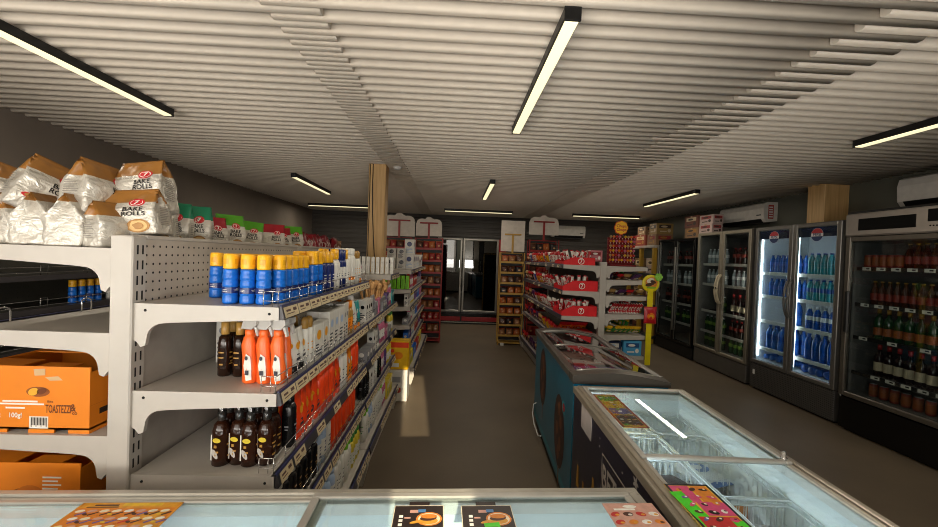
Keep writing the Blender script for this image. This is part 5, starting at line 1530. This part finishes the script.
# ================================================================== SNACKS RIGHT OF THE AISLE
def pc(n, h, r=.35): return mat('snack_' + n, h, r, var=.12, scale=40)
SN = dict(red='#b3161f', white='#d9d3c8', orange='#d9701c', yellow='#d9a81c', brown='#5a3018', violet='#4a2350', blue='#27408a', green='#2f7a30', darkred='#6b141c', black='#1c1a1c', tan='#b08a52', pink='#c25a78', teal='#1f6f78')
S = {k: pc(k, v) for k, v in SN.items()}
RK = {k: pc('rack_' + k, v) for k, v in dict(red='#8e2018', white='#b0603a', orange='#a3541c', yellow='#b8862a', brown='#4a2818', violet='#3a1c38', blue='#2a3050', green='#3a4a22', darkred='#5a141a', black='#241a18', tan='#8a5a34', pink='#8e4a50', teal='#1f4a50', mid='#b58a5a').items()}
COMB = {'red': ('red', 'white', 'white', 'darkred'), 'redwhite': ('white', 'red', 'red', 'white'), 'orange': ('orange', 'red', 'yellow', 'brown'), 'yellow': ('yellow', 'red', 'red', 'white'), 'brown': ('brown', 'tan', 'tan', 'white'),
        'violet': ('violet', 'violet', 'white', 'tan'), 'blue': ('blue', 'white', 'white', 'blue'), 'green': ('green', 'yellow', 'yellow', 'white'), 'black': ('black', 'red', 'orange', 'white'), 'tan': ('tan', 'red', 'red', 'white'), 'pink': ('pink', 'white', 'white', 'pink')}
for i, (k, c) in enumerate(COMB.items()):
    pillow('pk_' + k, 'snack_packet', 'snack packet', .095, .135, .04, [S[x] for x in c], seed=i)
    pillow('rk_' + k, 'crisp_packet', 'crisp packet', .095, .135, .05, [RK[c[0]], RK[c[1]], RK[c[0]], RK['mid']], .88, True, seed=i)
    pillow('bar_' + k, 'snack_bar', 'snack bar', .035, .16, .022, [S[x] for x in c], .88, True, seed=i + 20)
CN = dict(red='red', redwhite='red and white', orange='orange', yellow='yellow', brown='brown', violet='violet', blue='blue', green='green', black='black', tan='tan', pink='pink')
def snack_run(keys, x, y0, y1, z, step, where, side, lean=.35, rows=1, dx=.1, up=0):
    n = int((y1 - y0) / step); cnt = {}
    for i in range(n):
        k = keys[min(len(keys) - 1, int(i / n * len(keys)))]
        if rnd.random() < .18: k = rnd.choice(keys)
        for r in range(rows):
            cnt[(k, r)] = cnt.get((k, r), 0) + 1
            P['pk_' + k].place((x + (-side) * (r * dx) + rnd.uniform(-.01, .01), y0 + step * i + rnd.uniform(-.012, .012), z + .012 + rnd.uniform(0, .012)), 0,
                '%s snack packet, %s from near, %s%s' % (CN[k], ORD[min(48, cnt[(k, r)] - 1)], where, ('' if r == 0 else ', row behind')), 'snack packets on the aisle gondola', (lean * rnd.uniform(.5, 1.2), rnd.uniform(-.25, .25), side * PI / 2 + rnd.uniform(-.3, .3)))
# red trays with white seven logos at the gondola end
k_tray = mat('tray_red', '#e0262c', .4); k_trayd = mat('tray_red_dark', '#8e1218', .5)
def tray(x0, x1, y0, y1, z, h, label):
    e = empty('display_tray', label, 'display tray', ((x0 + x1) / 2, y0, z + .0006), 0, 'red display trays')
    w, d = x1 - x0, y1 - y0; t = .004; m = MB()
    m.prism([(-w / 2, 0), (w / 2, 0), (w / 2, h * 1.0), (-w * .18, h * 1.0), (-w * .42, h * .62), (-w / 2, h * .45)], 1, 0, t)
    m.prism([(-w / 2, 0), (w / 2, 0), (w / 2, h * 1.0), (-w * .18, h * 1.0), (-w * .42, h * .62), (-w / 2, h * .45)], 1, d - t, d)
    m.box(-w / 2, w / 2, t, d - t, 0, t); m.box(-w / 2, -w / 2 + t, t, d - t, t, h * .45); m.box(w / 2 - t, w / 2, t, d - t, t, h)
    part('tray', m, k_tray, e)
    a = MB(); M = Matrix.Translation((.02, -.0006, h * .5)) @ FRONT
    a.disc(.036, .036, 1, M, 24); a.disc(.028, .028, 0, M @ T(0, 0, .0004), 22); a.text('7', .055, 1, M @ T(0, 0, .0008), None, 0, -.001)
    part('round_logo', a, [k_lred, k_lw], e, label='white ringed round logo with seven')
tray(1.23, 1.59, 4.425, 4.83, 1.50, .085, 'red tray with white seven logo, topmost of three, left side of the aisle gondola end')
tray(1.23, 1.63, 4.425, 4.83, 1.205, .115, 'red tray with white seven logo, middle of three, aisle gondola end')
tray(1.23, 1.63, 4.425, 4.83, .92, .115, 'red tray with white seven logo, lowest of three, aisle gondola end')
for zi, (z, hh) in enumerate(((1.50, .04), (1.205, .05), (.92, .05))):
    for i in range(9):
        for j in range(2):
            k = 'redwhite' if rnd.random() < .6 else 'red'
            P['bar_' + k].place((1.28 + i * .034, 4.50 + j * .17 + rnd.uniform(-.02, .02), z + hh * .2 + .008), 0, '%s bar in the %s red tray, %s from the left, row %s' % (CN[k], ('topmost', 'middle', 'lowest')[zi], ORD[i], ('one', 'two')[j]),
                'bars in the red trays', (rnd.uniform(-.5, .3), rnd.uniform(-.55, .5), rnd.uniform(-.6, .6)))
# flat red boxes on the lowest visible shelf
for i in range(2):
    e = carton('flat_red_carton', ('flat red carton on the fourth shelf of the aisle gondola end', 'flat red carton stacked on another, fourth shelf')[i], 1.26 + i * .02, 1.61, 4.44 + i * .03, 4.9, .6306 + i * .0525, .682 + i * .0525, k_tray, None, 0, 'flat red cartons')
for i in range(5):
    P['pk_yellow' if i % 2 else 'pk_orange'].place((1.30 + i * .06, 4.66, .745), 0, '%s packet on the flat red cartons, %s from left' % (('yellow' if i % 2 else 'orange'), ORD[i]), 'packets on the flat red cartons', (.9, 0, rnd.uniform(-.3, .3)))
q = 'aisle gondola'
snack_run(['redwhite', 'yellow', 'orange', 'orange', 'tan', 'blue', 'black'], 1.275, 4.93, 6.85, 1.50, .062, 'top ' + q + ' shelf', -1, .35, 2)
snack_run(['redwhite', 'red', 'yellow', 'orange', 'blue', 'black', 'brown'], 1.275, 4.93, 6.85, 1.205, .062, 'second ' + q + ' shelf', -1, .35, 2)
snack_run(['red', 'redwhite', 'tan', 'violet', 'brown', 'black'], 1.275, 4.93, 6.85, .92, .062, 'third ' + q + ' shelf', -1)
snack_run(['orange', 'yellow', 'brown', 'violet', 'violet', 'black'], 1.275, 4.55, 6.85, .63, .07, 'fourth ' + q + ' shelf', -1)
snack_run(['violet', 'brown', 'violet', 'black'], 1.24, 4.45, 6.85, .2, .075, 'bottom ' + q + ' shelf', -1, .3, 1)
# right-hand side of the gondola
for i in range(12):
    P['bar_red'].place((1.80 + i * .031, 4.52 + rnd.uniform(-.01, .01), .958), 0, 'slanted red wrapped bar on the right fourth shelf, %s from the post' % ORD[i], 'slanted red bars', (-.45, .75, 0))
for i in range(7):
    P['pk_green'].place((1.82 + i * .055, 4.55, .735), 0, 'green packet on the right fifth shelf, %s from the post' % ORD[i], 'green packets at the gondola end', (.9, 0, rnd.uniform(-.4, .4)))
for i in range(8):
    k = ('violet', 'brown', 'black')[i % 3]
    P['pk_' + k].place((1.81 + i * .05, 4.62, 1.352 - (.18 if i % 2 else 0)), 0, 'dim %s packet on the right %s shelf, %s from the post' % (k, ('second', 'third')[i % 2], ORD[i]), 'dim packets at the gondola end', (1.1, 0, rnd.uniform(-.3, .3)))
carton('blue_carton', 'light blue carton on the lowest right shelf of the aisle gondola', 1.96, 2.17, 4.43, 4.63, .4856, .655, mat('carton_lightblue', '#4a9fd0', .5), [mat('ink_deep_blue', '#1d4f8a', .5), k_white], 0)
carton('dark_carton', 'dark blue carton left of the light blue one, lowest right shelf', 1.76, 1.94, 4.45, 4.65, .4856, .64, mat('carton_deepblue', '#1c2a4a', .5), [k_white, k_pale], 0)
carton('pink_carton', 'small pink carton on top of the aisle gondola post', 1.60, 1.76, 4.66, 4.80, 1.5456, 1.68, mat('carton_pink', '#c77a80', .5), [i_red, k_white], 0)
snack_run(['red', 'violet', 'green', 'brown'], 2.10, 4.95, 6.8, 1.345, .09, 'right second shelf, aisle gondola', 1, .3, 1)
snack_run(['red', 'pink', 'violet', 'brown'], 2.10, 4.75, 6.8, .955, .09, 'right fourth shelf, aisle gondola', 1, .3, 1)
snack_run(['green', 'brown', 'blue'], 2.10, 4.75, 6.8, .72, .09, 'right fifth shelf, aisle gondola', 1, .3, 1)
# lollipop stand with flower sign
lol = empty('lollipop_stand', 'red lollipop stand with yellow flower sign on top of the aisle gondola', 'lollipop stand', (1.97, 4.62, 1.5006), 0)
m_lr = mat('stand_red', '#7e1a1e', .4)
b = MB(); b.cbox(-.16, .16, -.06, .14, 0, .02, .004); b.cbox(-.02, .02, .04, .06, .02, .44, .004); b.box(-.155, .155, .045, .055, .02, .34)
for r in range(6): b.cbox(-.16, .16, .03 - r * .0 - .02, .05, .035 + r * .055, .043 + r * .055, .002)
part('frame', b, m_lr, lol)
fl = MB(); pts = []
for i in range(64):
    a = 2 * PI * i / 64; rr_ = .068 + .009 * abs(math.cos(4 * a)) ** .7
    pts.append((rr_ * math.cos(a), rr_ * 1.0 * math.sin(a) + .46))
fl.prism(pts, 1, .028, .038, 0)
M = Matrix.Translation((0, .0275, .46)) @ FRONT
fl2 = MB(); fl2.text('Chupa', .047, 0, M, None, 0, .019, .98); fl2.text('Chups', .047, 0, M, None, 0, -.024, .98)
pts2 = [(p[0] * 1.12, (p[1] - .46) * 1.12 + .46) for p in pts]
ol = MB(); ol.prism(pts2, 1, .038, .045, 0)
f_ = part('flower_sign', fl, mat('flower_yellow', '#ffc21c', .4), lol, label='yellow scalloped sign with red lettering')
part('sign_lettering', fl2, k_lred, f_); part('sign_edge', ol, mat('flower_orange', '#d9541c', .4), f_)
p = Proto('lollipop', 'lollipop')
LC = ['orange', 'red', 'yellow', 'tan', 'pink', 'brown']
for c in LC:
    p = Proto('lollipop', 'lollipop')
    prof = [(.0005, -.0155)] + [(.0155 * math.sin(PI * i / 8), -.0155 * math.cos(PI * i / 8)) for i in range(1, 8)] + [(.0005, .0155)]
    p.part('candy', MB().lathe(prof, 10), S[c]); p.part('stick', MB().lathe([(.0018, -.03), (.0018, -.011)], 6), k_white)
    P['lol_' + c] = p
for r in range(6):
    for i in range(9):
        c = 'red' if (i == 4 and 1 < r < 5) else LC[(i * 2 + r * 3 + (i * r) % 2) % len(LC)]
        P['lol_' + c].place((1.97 - .14 + i * .035, 4.605, 1.5006 + .035 + r * .055 + .0392), 0, 'lollipop in row %s from the bottom, %s from the left, red stand' % (('one', 'two', 'three', 'four', 'five', 'six')[r], ORD[i]), 'lollipops on the stand')
# yellow hanging strip with round board
ys = empty('hanging_strip_display', 'yellow strip with a round yellow board and green flower, hung on the gondola shelf ends', 'strip display', (2.225, 4.40, .39), 0)
m_sy = mat('strip_yellow', '#e2d012', .4)
part('strip', MB().cbox(-.032, .032, -.012, -.002, 0, 1.0, .003), m_sy, ys)
hd_ = MB(); hd_.lathe([(.098, -.012), (.1, -.01), (.1, -.002), (.098, 0)], 32, 0, T(.005, -.002, .93, PI / 2)); hb = part('round_board', hd_, m_sy, ys)
d_ = MB(); M = Matrix.Translation((.005, -.0005, .93)) @ FRONT
# plain blotches, no face
M = Matrix.Translation((.005, -.0005 - .0, .93)) @ FRONT
dm = lambda z: M @ T(0, 0, z)
for n, (x, y, rx, ry, c, tl) in enumerate(((0, .012, .07, .06, 0, .2), (-.012, .034, .045, .028, 1, .3), (.02, .02, .035, .018, 2, -.3), (-.02, -.012, .05, .02, 2, .2), (.03, -.025, .03, .014, 0, .1), (0, -.045, .055, .012, 3, 0))):
    d_.disc(rx, ry, c, dm(.0126 + n * .0004) @ T(x, y, 0, 0, 0, tl), 20)
part('board_print', d_, [mat('print_orange', '#d9822c', .5), mat('print_cream', '#e2d7c2', .5), mat('print_umber', '#4a2c1c', .5), mat('print_leaf', '#7fae2a', .5)], hb, label='orange, cream and brown blotches')
g_ = MB()
for i in range(6):
    a = i * PI / 3; g_.lathe([(.001, -.008), (.022, -.006), (.022, .004), (.001, .006)], 12, 0, T(.082 + .024 * math.cos(a), -.018, 1.005 + .024 * math.sin(a), PI / 2))
g_.lathe([(.001, -.012), (.018, -.01), (.018, .004), (.001, .006)], 12, 0, T(.082, -.018, 1.005, PI / 2))
part('green_flower', g_, mat('flower_green', '#8fd049', .45), hb)
P['pk_orange'].place((2.22, 4.36, .60 + .39 - .33), 0, 'red and orange packet clipped on the yellow strip', None, (0, 0, 0), (1.25, .7, 1.35))
rp = pillow('pk_clip', 'snack_packet', 'snack packet', .15, .19, .04, [S['red'], S['red'], S['orange'], S['yellow']], .9, True, 77)
bpy.data.objects.remove([o for o in COL.objects if o.get('label') == 'red and orange packet clipped on the yellow strip'][0])
rp.place((2.22, 4.366, .39 + .48), 0, 'red and orange packet clipped on the yellow strip', None)

# ================================================================== RACK STANDS AT THE END OF THE AISLE
m_rred = mat('stand_frame_red', '#8e1f1c', .4); m_ryel = mat('stand_frame_ochre', '#b08a3c', .45); m_board = mat('header_board_white', '#c9bfb4', .6); m_bboard = mat('header_board_dim', '#aea69c', .6)
def rack(label, x0, x1, y, zb, ztop, cols, rows, keys, frame_m, head, hx0, hx1, hz0, hz1, what, ystep=.0):
    e = empty('display_rack', label, 'display rack', ((x0 + x1) / 2, y, 0), 0, 'snack display racks')
    w = x1 - x0; f = MB()
    for x in (-w / 2, w / 2 - .018): f.cbox(x, x + .018, -.02, .0, 0, ztop, .003); f.cbox(x, x + .018, .18, .2, 0, ztop, .003)
    f.cbox(-w / 2, w / 2, .18, .2, ztop - .02, ztop, .003); f.cbox(-w / 2, w / 2, -.02, .2, .03, .05, .003)
    part('frame', f, frame_m, e)
    part('back_sheet', MB().box(-w / 2 + .02, w / 2 - .02, .17, .178, .06, ztop - .02), m_black, e)
    dz = (ztop - zb) / rows
    s = MB()
    for r in range(rows):
        z = zb + r * dz; s.box(-w / 2 + .018, w / 2 - .018, -.01, .165, z - .006, z); s.cbox(-w / 2 + .018, w / 2 - .018, -.016, -.010, z - .006, z + .03, .001)
    part('pocket_row', s, frame_m, e)
    # header board with T bracket
    hc = (hx0 + hx1) / 2 - (x0 + x1) / 2; hw = (hx1 - hx0) / 2; hh = hz1 - hz0; H_ = MB()
    if head == 'cloud':
        pts = [(-hw, hz0), (hw, hz0), (hw, hz0 + hh * .6)]
        for cx, r_, zc, a0, a1 in ((.55, .42, .62, -.1, .62), (-.02, .26, .80, .15, .95), (-.55, .40, .64, .35, 1.05)):
            for i in range(9):
                a = PI * (a0 + (a1 - a0) * i / 8); pts.append((cx * hw + r_ * hw * math.cos(a), hz0 + zc * hh + r_ * hw * .75 * math.sin(a)))
        pts.append((-hw, hz0 + hh * .62))
    else: pts = [(-hw, hz0), (hw, hz0), (hw, hz1), (-hw, hz1)]
    H_.prism([(p_[0] + hc, p_[1]) for p_ in pts], 1, .06, .07, 0)
    hb_ = part('header_board', H_, m_board if head != 'dim' else m_bboard, e, label='blank white header board')
    Tm = MB(); zm = hz0 + hh * (.62 if head != 'square' else .55)
    Tm.cbox(hc - hw * .7, hc + hw * .7, .046, .058, zm - .014, zm + .014, .002); Tm.cbox(hc - .018, hc + .018, .046, .058, ztop - .02, zm, .002)
    part('bracket', Tm, frame_m, hb_)
    for r in range(rows):
        for i in range(cols):
            k = keys[(r * 2 + i // 2 + (r * i) % 3) % len(keys)]
            cw = (w - .05) / cols
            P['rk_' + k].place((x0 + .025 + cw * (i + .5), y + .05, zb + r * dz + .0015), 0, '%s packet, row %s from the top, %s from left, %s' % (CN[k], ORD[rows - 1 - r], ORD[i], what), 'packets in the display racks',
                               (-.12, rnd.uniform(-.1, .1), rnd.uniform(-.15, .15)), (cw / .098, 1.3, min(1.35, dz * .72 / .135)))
rack('red-framed snack rack beside the rear cooler, with cloud-shaped blank header', -.72, -.22, 7.0, .18, 1.86, 4, 8, ['red', 'tan', 'orange', 'red', 'brown'], m_rred, 'cloud', -.71, -.25, 1.89, 2.26, 'rack left of the cooler')
rack('red-framed snack rack behind the far left gondola, larger cloud header', -1.30, -.78, 7.0, .18, 1.86, 4, 8, ['red', 'brown', 'tan', 'red'], m_rred, 'cloud', -1.28, -.73, 1.87, 2.32, 'far left rack')
rack('ochre-framed snack rack with square blank header, right of the rear cooler', .80, 1.24, 6.98, .16, 1.65, 3, 8, ['tan', 'orange', 'brown', 'black', 'orange'], m_ryel, 'square', .81, 1.235, 1.67, 2.22, 'ochre rack')
rack('red-framed rack with cloud header behind the aisle gondola', 1.32, 1.86, 7.05, .18, 1.9, 4, 8, ['red', 'orange', 'brown', 'black'], m_rred, 'cloud', 1.32, 1.86, 1.99, 2.37, 'rack behind the gondola')
wtg = MB().cbox(-.03, .03, -.01, .01, 0, .05, .004)
o = link('white_door_wedge', wtg.mesh('white_door_wedge', k_white), None, (.88, 6.92, .0005)); tag(o, 'small white block on the floor at the foot of the ochre rack', 'wedge')

# ================================================================== BOTTLES IN THE COOLERS
def dk(n, h, r=.12, **k): return mat('drink_' + n, h, r, **k)
d_blue = dk('water_blue', '#2a5fae', emit=None); d_aqua = dk('aqua', '#1a7f8c'); d_deep = dk('deep_blue', '#16489a'); d_cola = dk('cola', '#150a07'); d_green = dk('bottle_green', '#163a20'); d_amber = dk('amber', '#3a1a08'); d_wine = dk('wine', '#16080c'); d_clear = dk('clear_grey', '#8a959a')
d_cap = dk('cap_white', '#d0d4d8', .4); d_capb = dk('cap_blue', '#1c4f9e', .4); d_capr = dk('cap_red', '#9a1c1c', .4); d_lw = dk('label_white', '#cfd3d6', .5); d_lb = dk('label_blue', '#2a5db8', .5); d_lr = dk('label_red', '#7e2a1e', .5); d_lc = dk('label_cream', '#b5a98e', .5); d_lo = dk('label_orange', '#8e4a20', .5); d_lg = dk('label_green', '#6a8f2a', .5); d_foil = dk('foil_gold', '#8f6f2c', .3)
def pet(key, h, r, mb, mc, ml, nm):
    s = h / .24
    prof = [(r * .8, 0), (r, .006), (r * .96, .03 * s), (r, .05 * s), (r * .94, .075 * s), (r, .095 * s), (r, .15 * s), (r * .86, .18 * s), (r * .42, .212 * s), (r * .36, .225 * s)]
    bottle(key, 'drink_bottle', 'drink bottle', prof, [(r * .42, .225 * s), (r * .42, .24 * s), (.001, .2405 * s)], mb, mc, (r, .098 * s, .146 * s), ml, None, 14); NAMES[key] = nm
pet('w_small', .215, .031, d_blue, d_capb, d_lb, 'small blue water bottle')
pet('w_aqua', .235, .034, d_aqua, d_capb, d_aqua, 'aqua water bottle')
pet('w_aqua2', .23, .034, d_aqua, d_deep, d_deep, 'aqua bottle with navy label')
pet('w_label', .235, .037, d_deep, d_cap, d_lw, 'navy bottle with white label')
pet('w_large', .285, .043, d_blue, d_capb, d_deep, 'large blue water bottle')
pet('w_large2', .285, .043, d_deep, d_capb, d_deep, 'large deep blue bottle')
pet('cola', .23, .033, d_cola, d_capr, d_lr, 'dark cola bottle')
pet('clearb', .22, .031, d_clear, d_cap, d_lw, 'clear bottle with white cap')
pet('greenb', .23, .033, d_green, d_cap, d_lg, 'dark green bottle')
bottle('winebottle', 'wine_bottle', 'wine bottle', [(.033, 0), (.037, .004), (.037, .17), (.03, .195), (.0145, .215), (.014, .27)], [(.0155, .245), (.0158, .29), (.001, .2905)], d_wine, d_capr, (.0372, .05, .13), d_lc, None, 16); NAMES['winebottle'] = 'dark wine bottle with cream label'
bottle('winebottle2', 'wine_bottle', 'wine bottle', [(.033, 0), (.037, .004), (.037, .16), (.03, .19), (.0145, .215), (.014, .26)], [(.0155, .24), (.0158, .28), (.001, .2805)], d_green, d_foil, (.0372, .04, .11), d_lo, None, 16); NAMES['winebottle2'] = 'green wine bottle with orange label'
bottle('beer', 'beer_bottle', 'beer bottle', [(.026, 0), (.030, .004), (.030, .13), (.013, .175), (.0125, .21)], [(.0135, .205), (.0145, .218), (.001, .219)], d_amber, d_foil, (.0302, .04, .105), d_lr, None, 14); NAMES['beer'] = 'amber beer bottle with red label'
bottle('beer2', 'beer_bottle', 'beer bottle', [(.026, 0), (.030, .004), (.030, .13), (.013, .175), (.0125, .21)], [(.0135, .205), (.0145, .218), (.001, .219)], d_green, d_cap, (.0302, .04, .105), d_lg, None, 14); NAMES['beer2'] = 'green beer bottle with green label'
bottle('can', 'drink_can', 'drink can', [(.026, 0), (.0325, .008), (.0325, .11), (.027, .118)], [(.027, .118), (.0275, .122), (.001, .1225)], d_lr, d_clear, (.0326, .02, .1), d_lo, None, 14); NAMES['can'] = 'red and orange can'
def stock(key, n, y0, y1, x, z, where, rows=1, dx=.085, rev=True):
    for r in range(rows):
        for i in range(n):
            y = y1 - (y1 - y0) * (i + .5) / n
            P[key].place((x + r * dx, y, z + .0012), rnd.uniform(0, 6), '%s, %s from left, %s%s' % (NAMES[key], ORD[i], where, '' if r == 0 else ', row ' + ('one', 'two', 'three')[r]), NAMES[key] + 's in coolers')
X0 = XFR + .15
LW = 'lit cooler left door, '; RW = 'lit cooler right door, '
stock('w_small', 6, 4.42, 4.87, X0, PZ[0], LW + 'top shelf', 2)
stock('w_small', 6, 4.42, 4.87, X0, PZ[1], LW + 'second shelf', 2)
stock('w_large', 5, 4.42, 4.88, X0 + .01, PZ[3], LW + 'fourth shelf', 2, .1)
stock('w_large', 1, 4.42, 4.52, X0 + .03, PZ[2], LW + 'third shelf')
stock('w_aqua', 6, 3.87, 4.33, X0, PZ[0], RW + 'top shelf', 2)
stock('w_aqua2', 6, 3.87, 4.33, X0, PZ[1], RW + 'second shelf', 2)
stock('w_label', 5, 3.87, 4.33, X0, PZ[2], RW + 'third shelf', 2, .09)
stock('w_large2', 5, 3.87, 4.33, X0 + .01, PZ[3], RW + 'fourth shelf', 2, .1)
for k in range(2):
    for i in range(5):
        y = (4.86 if k == 0 else 4.31) - i * .092
        P['w_large2' if k else 'w_small'].place((X0 - .02, y, .335 + .045 + .045), 0, 'blue bottle lying on the lit cooler floor, %s door, %s from left' % (('left', 'right')[k], ORD[i]), 'bottles lying on the cooler floor', (0, PI / 2, 0))
# dim grey cooler
for k, (y0, y1) in enumerate(((5.63, 6.10), (5.08, 5.55))):
    wv = 'grey cooler %s door, ' % ('left', 'right')[k]
    stock(('clearb', 'cola')[k], 5, y0, y1, X0, 1.58, wv + 'top shelf'); stock('clearb', 5, y0, y1, X0, 1.27, wv + 'second shelf')
    stock(('greenb', 'winebottle')[k], 4 if k else 1, y0, y1 if k else y0 + .12, X0, .86, wv + 'third shelf'); stock(('greenb', 'cola')[k], 5, y0, y1, X0, .545, wv + 'fourth shelf')
    stock('greenb', 5, y0, y1, X0, .305, wv + 'bottom')
for k, (y0, y1) in enumerate(((6.83, 7.30), (6.27, 6.75))):
    wv = 'black cooler %s door, ' % ('left', 'right')[k]
    for n, z in enumerate((1.55, 1.22, .88, .55)): stock(('cola', 'clearb', 'cola', 'greenb')[n], 4, y0, y1, X0, z, wv + ('top', 'second', 'third', 'fourth')[n] + ' shelf')
XW = 3.82 + .155
wv = 'wine cooler, '
stock('can', 5, 3.36, 3.69, XW, R1Z[0], wv + 'top shelf'); stock('beer', 4, 3.10, 3.35, XW, R1Z[0], wv + 'top shelf'); stock('beer2', 6, 2.64, 3.09, XW, R1Z[0], wv + 'top shelf')
stock('can', 7, 3.2, 3.69, XW + .08, R1Z[0], wv + 'top shelf, back')
stock('beer', 9, 3.05, 3.62, XW, R1Z[1], wv + 'second shelf'); stock('beer2', 6, 2.6, 3.04, XW, R1Z[1], wv + 'second shelf')
stock('winebottle2', 6, 3.08, 3.58, XW, R1Z[2], wv + 'third shelf'); stock('beer', 6, 2.6, 3.04, XW, R1Z[2], wv + 'third shelf')
stock('winebottle', 7, 2.98, 3.56, XW, R1Z[3], wv + 'fourth shelf'); stock('winebottle2', 4, 2.62, 2.95, XW, R1Z[3], wv + 'fourth shelf')
stock('can', 10, 2.7, 3.6, XW, .375, wv + 'floor')
for k in range(2):
    y0 = (.0, .3)[k]
for k, (x0, x1) in enumerate(((-.33, .10), (.26, .95))):
    for n, z in enumerate((.7, 1.05, 1.4)):
        for i in range(4 + k * 2):
            x = x0 + (x1 - x0) * (i + .5) / (4 + k * 2)
            kk = ('cola', 'greenb', 'cola')[n]
            P[kk].place((x, 9.16, z + .001), 0, '%s, %s from the left, rear cooler %s door, shelf %s' % (NAMES[kk], ORD[i], ('left', 'right')[k], ('three', 'two', 'one')[n]), 'dark bottles in the rear cooler')

# frozen packs in the baskets
def froz(key, mats, w, h, d, seed): return pillow(key, 'frozen_pack', 'frozen pack', w, h, d, mats, .9, True, seed)
f_or = mat('frozen_orange', '#c9772c', .4); f_dk = mat('frozen_dark', '#2c2426', .4); f_bl = mat('frozen_blue', '#5f7fb5', .4); f_gr = mat('frozen_green', '#3f8a78', .4); f_wh = mat('frozen_white', '#d5dade', .4)
froz('f_or', [f_or, f_wh], .13, .22, .07, 31); froz('f_dk', [f_dk, f_dk], .15, .2, .05, 32); froz('f_bl', [f_wh, f_bl, f_bl, f_wh], .15, .22, .05, 33); froz('f_gr', [f_gr, f_wh, f_wh, f_gr], .15, .2, .05, 34)
FP = 'frozen packs in the wire baskets'
P['f_or'].place((1.075, 1.43, .50), 0, 'crumpled orange bag standing against the right basket wire', FP, (.25, -.15, -.4))
P['f_or'].place((1.075, 1.56, .455), 0, 'orange bag lying beneath the crumpled one, right basket', FP, (1.45, 0, .5))
P['f_dk'].place((.84, 1.55, .685), 0, 'dark pack lying in the left basket of the near lid', FP, (1.5, 0, .3))
P['f_dk'].place((.85, 1.55, .635), 0, 'second dark pack under the first, left basket', FP, (1.5, 0, -.3))
P['f_gr'].place((.84, 1.54, .585), 0, 'green and white pack under the dark ones, left basket', FP, (1.5, 0, .2))
P['f_gr'].place((.85, 1.55, .53), 0, 'green and white pack at the bottom of the left basket', FP, (1.5, 0, -.1))
P['f_bl'].place((1.08, 1.79, .62), 0, 'blue and white pack in the right fourth basket, upper', FP, (1.5, 0, .3))
P['f_bl'].place((1.09, 1.80, .56), 0, 'blue and white pack in the right fourth basket, lower', FP, (1.5, 0, .1))
P['f_or'].place((1.08, 1.80, .50), 0, 'orange pack under the blue ones, right fourth basket', FP, (1.5, 0, -.2))
P['f_or'].place((.83, .90, .50), 0, 'orange pack in the nearest left basket', FP, (1.5, 0, .1)); P['f_bl'].place((1.06, .90, .5), 0, 'blue pack in the nearest right basket', FP, (1.5, 0, -.1))

# ================================================================== LIGHT
w = bpy.data.worlds.new('world'); SC.world = w; w.use_nodes = True
wn_ = w.node_tree
sky = wn_.nodes.new('ShaderNodeTexSky'); sky.sky_type = 'HOSEK_WILKIE'; sky.turbidity = 3; sky.sun_direction = Vector((.05, -1, .45)).normalized()
bg_ = wn_.nodes['Background']; bg_.inputs['Strength'].default_value = .8
wn_.links.new(sky.outputs[0], bg_.inputs['Color'])
def light(name, kind, energy, color, loc, rot, **k):
    L = bpy.data.lights.new(name, kind); L.energy = energy; L.color = color
    for a, v in k.items(): setattr(L, a, v)
    o = bpy.data.objects.new(name, L); COL.objects.link(o); o.location = loc; o.rotation_euler = rot
    return o
sun = light('sun', 'SUN', 7.0, (1, .86, .62), (0, -6, 5), (0, 0, 0), angle=.009)
sun.rotation_euler = Vector((-.11, 1, -.39)).to_track_quat('-Z', 'Y').to_euler()
# daylight coming in through the front window
light('window_daylight', 'AREA', 56, (1, .95, .88), (WX0 / 2, YF + .3, 1.2), (PI / 2 + 1.0, 0, 0), shape='RECTANGLE', size=-WX0 - .1, size_y=.7)
light('window_skylight', 'AREA', 26, (1, .95, .88), (WX0 / 2, YF + .03, 1.75), (PI / 2 - .12, 0, 0), shape='RECTANGLE', size=-WX0 - .1, size_y=1.2)
light('window_daylight', 'AREA', 30, (1, .95, .88), ((WX1 + .19) / 2, YF + .3, 1.2), (PI / 2 + 1.0, 0, 0), shape='RECTANGLE', size=WX1 - .19 - .05, size_y=.7)
# each ceiling lamp's own light, at its diffuser
for (x, y, rz) in LAMPS:
    d = Matrix.Rotation(rz, 4, 'Z') @ Vector((0, .725, 0))
    light('lamp_light', 'AREA', 10.5, (1, .90, .74), (x + d.x, y + d.y, lz - .003), (0, 0, rz), shape='RECTANGLE', size=.054, size_y=1.42)
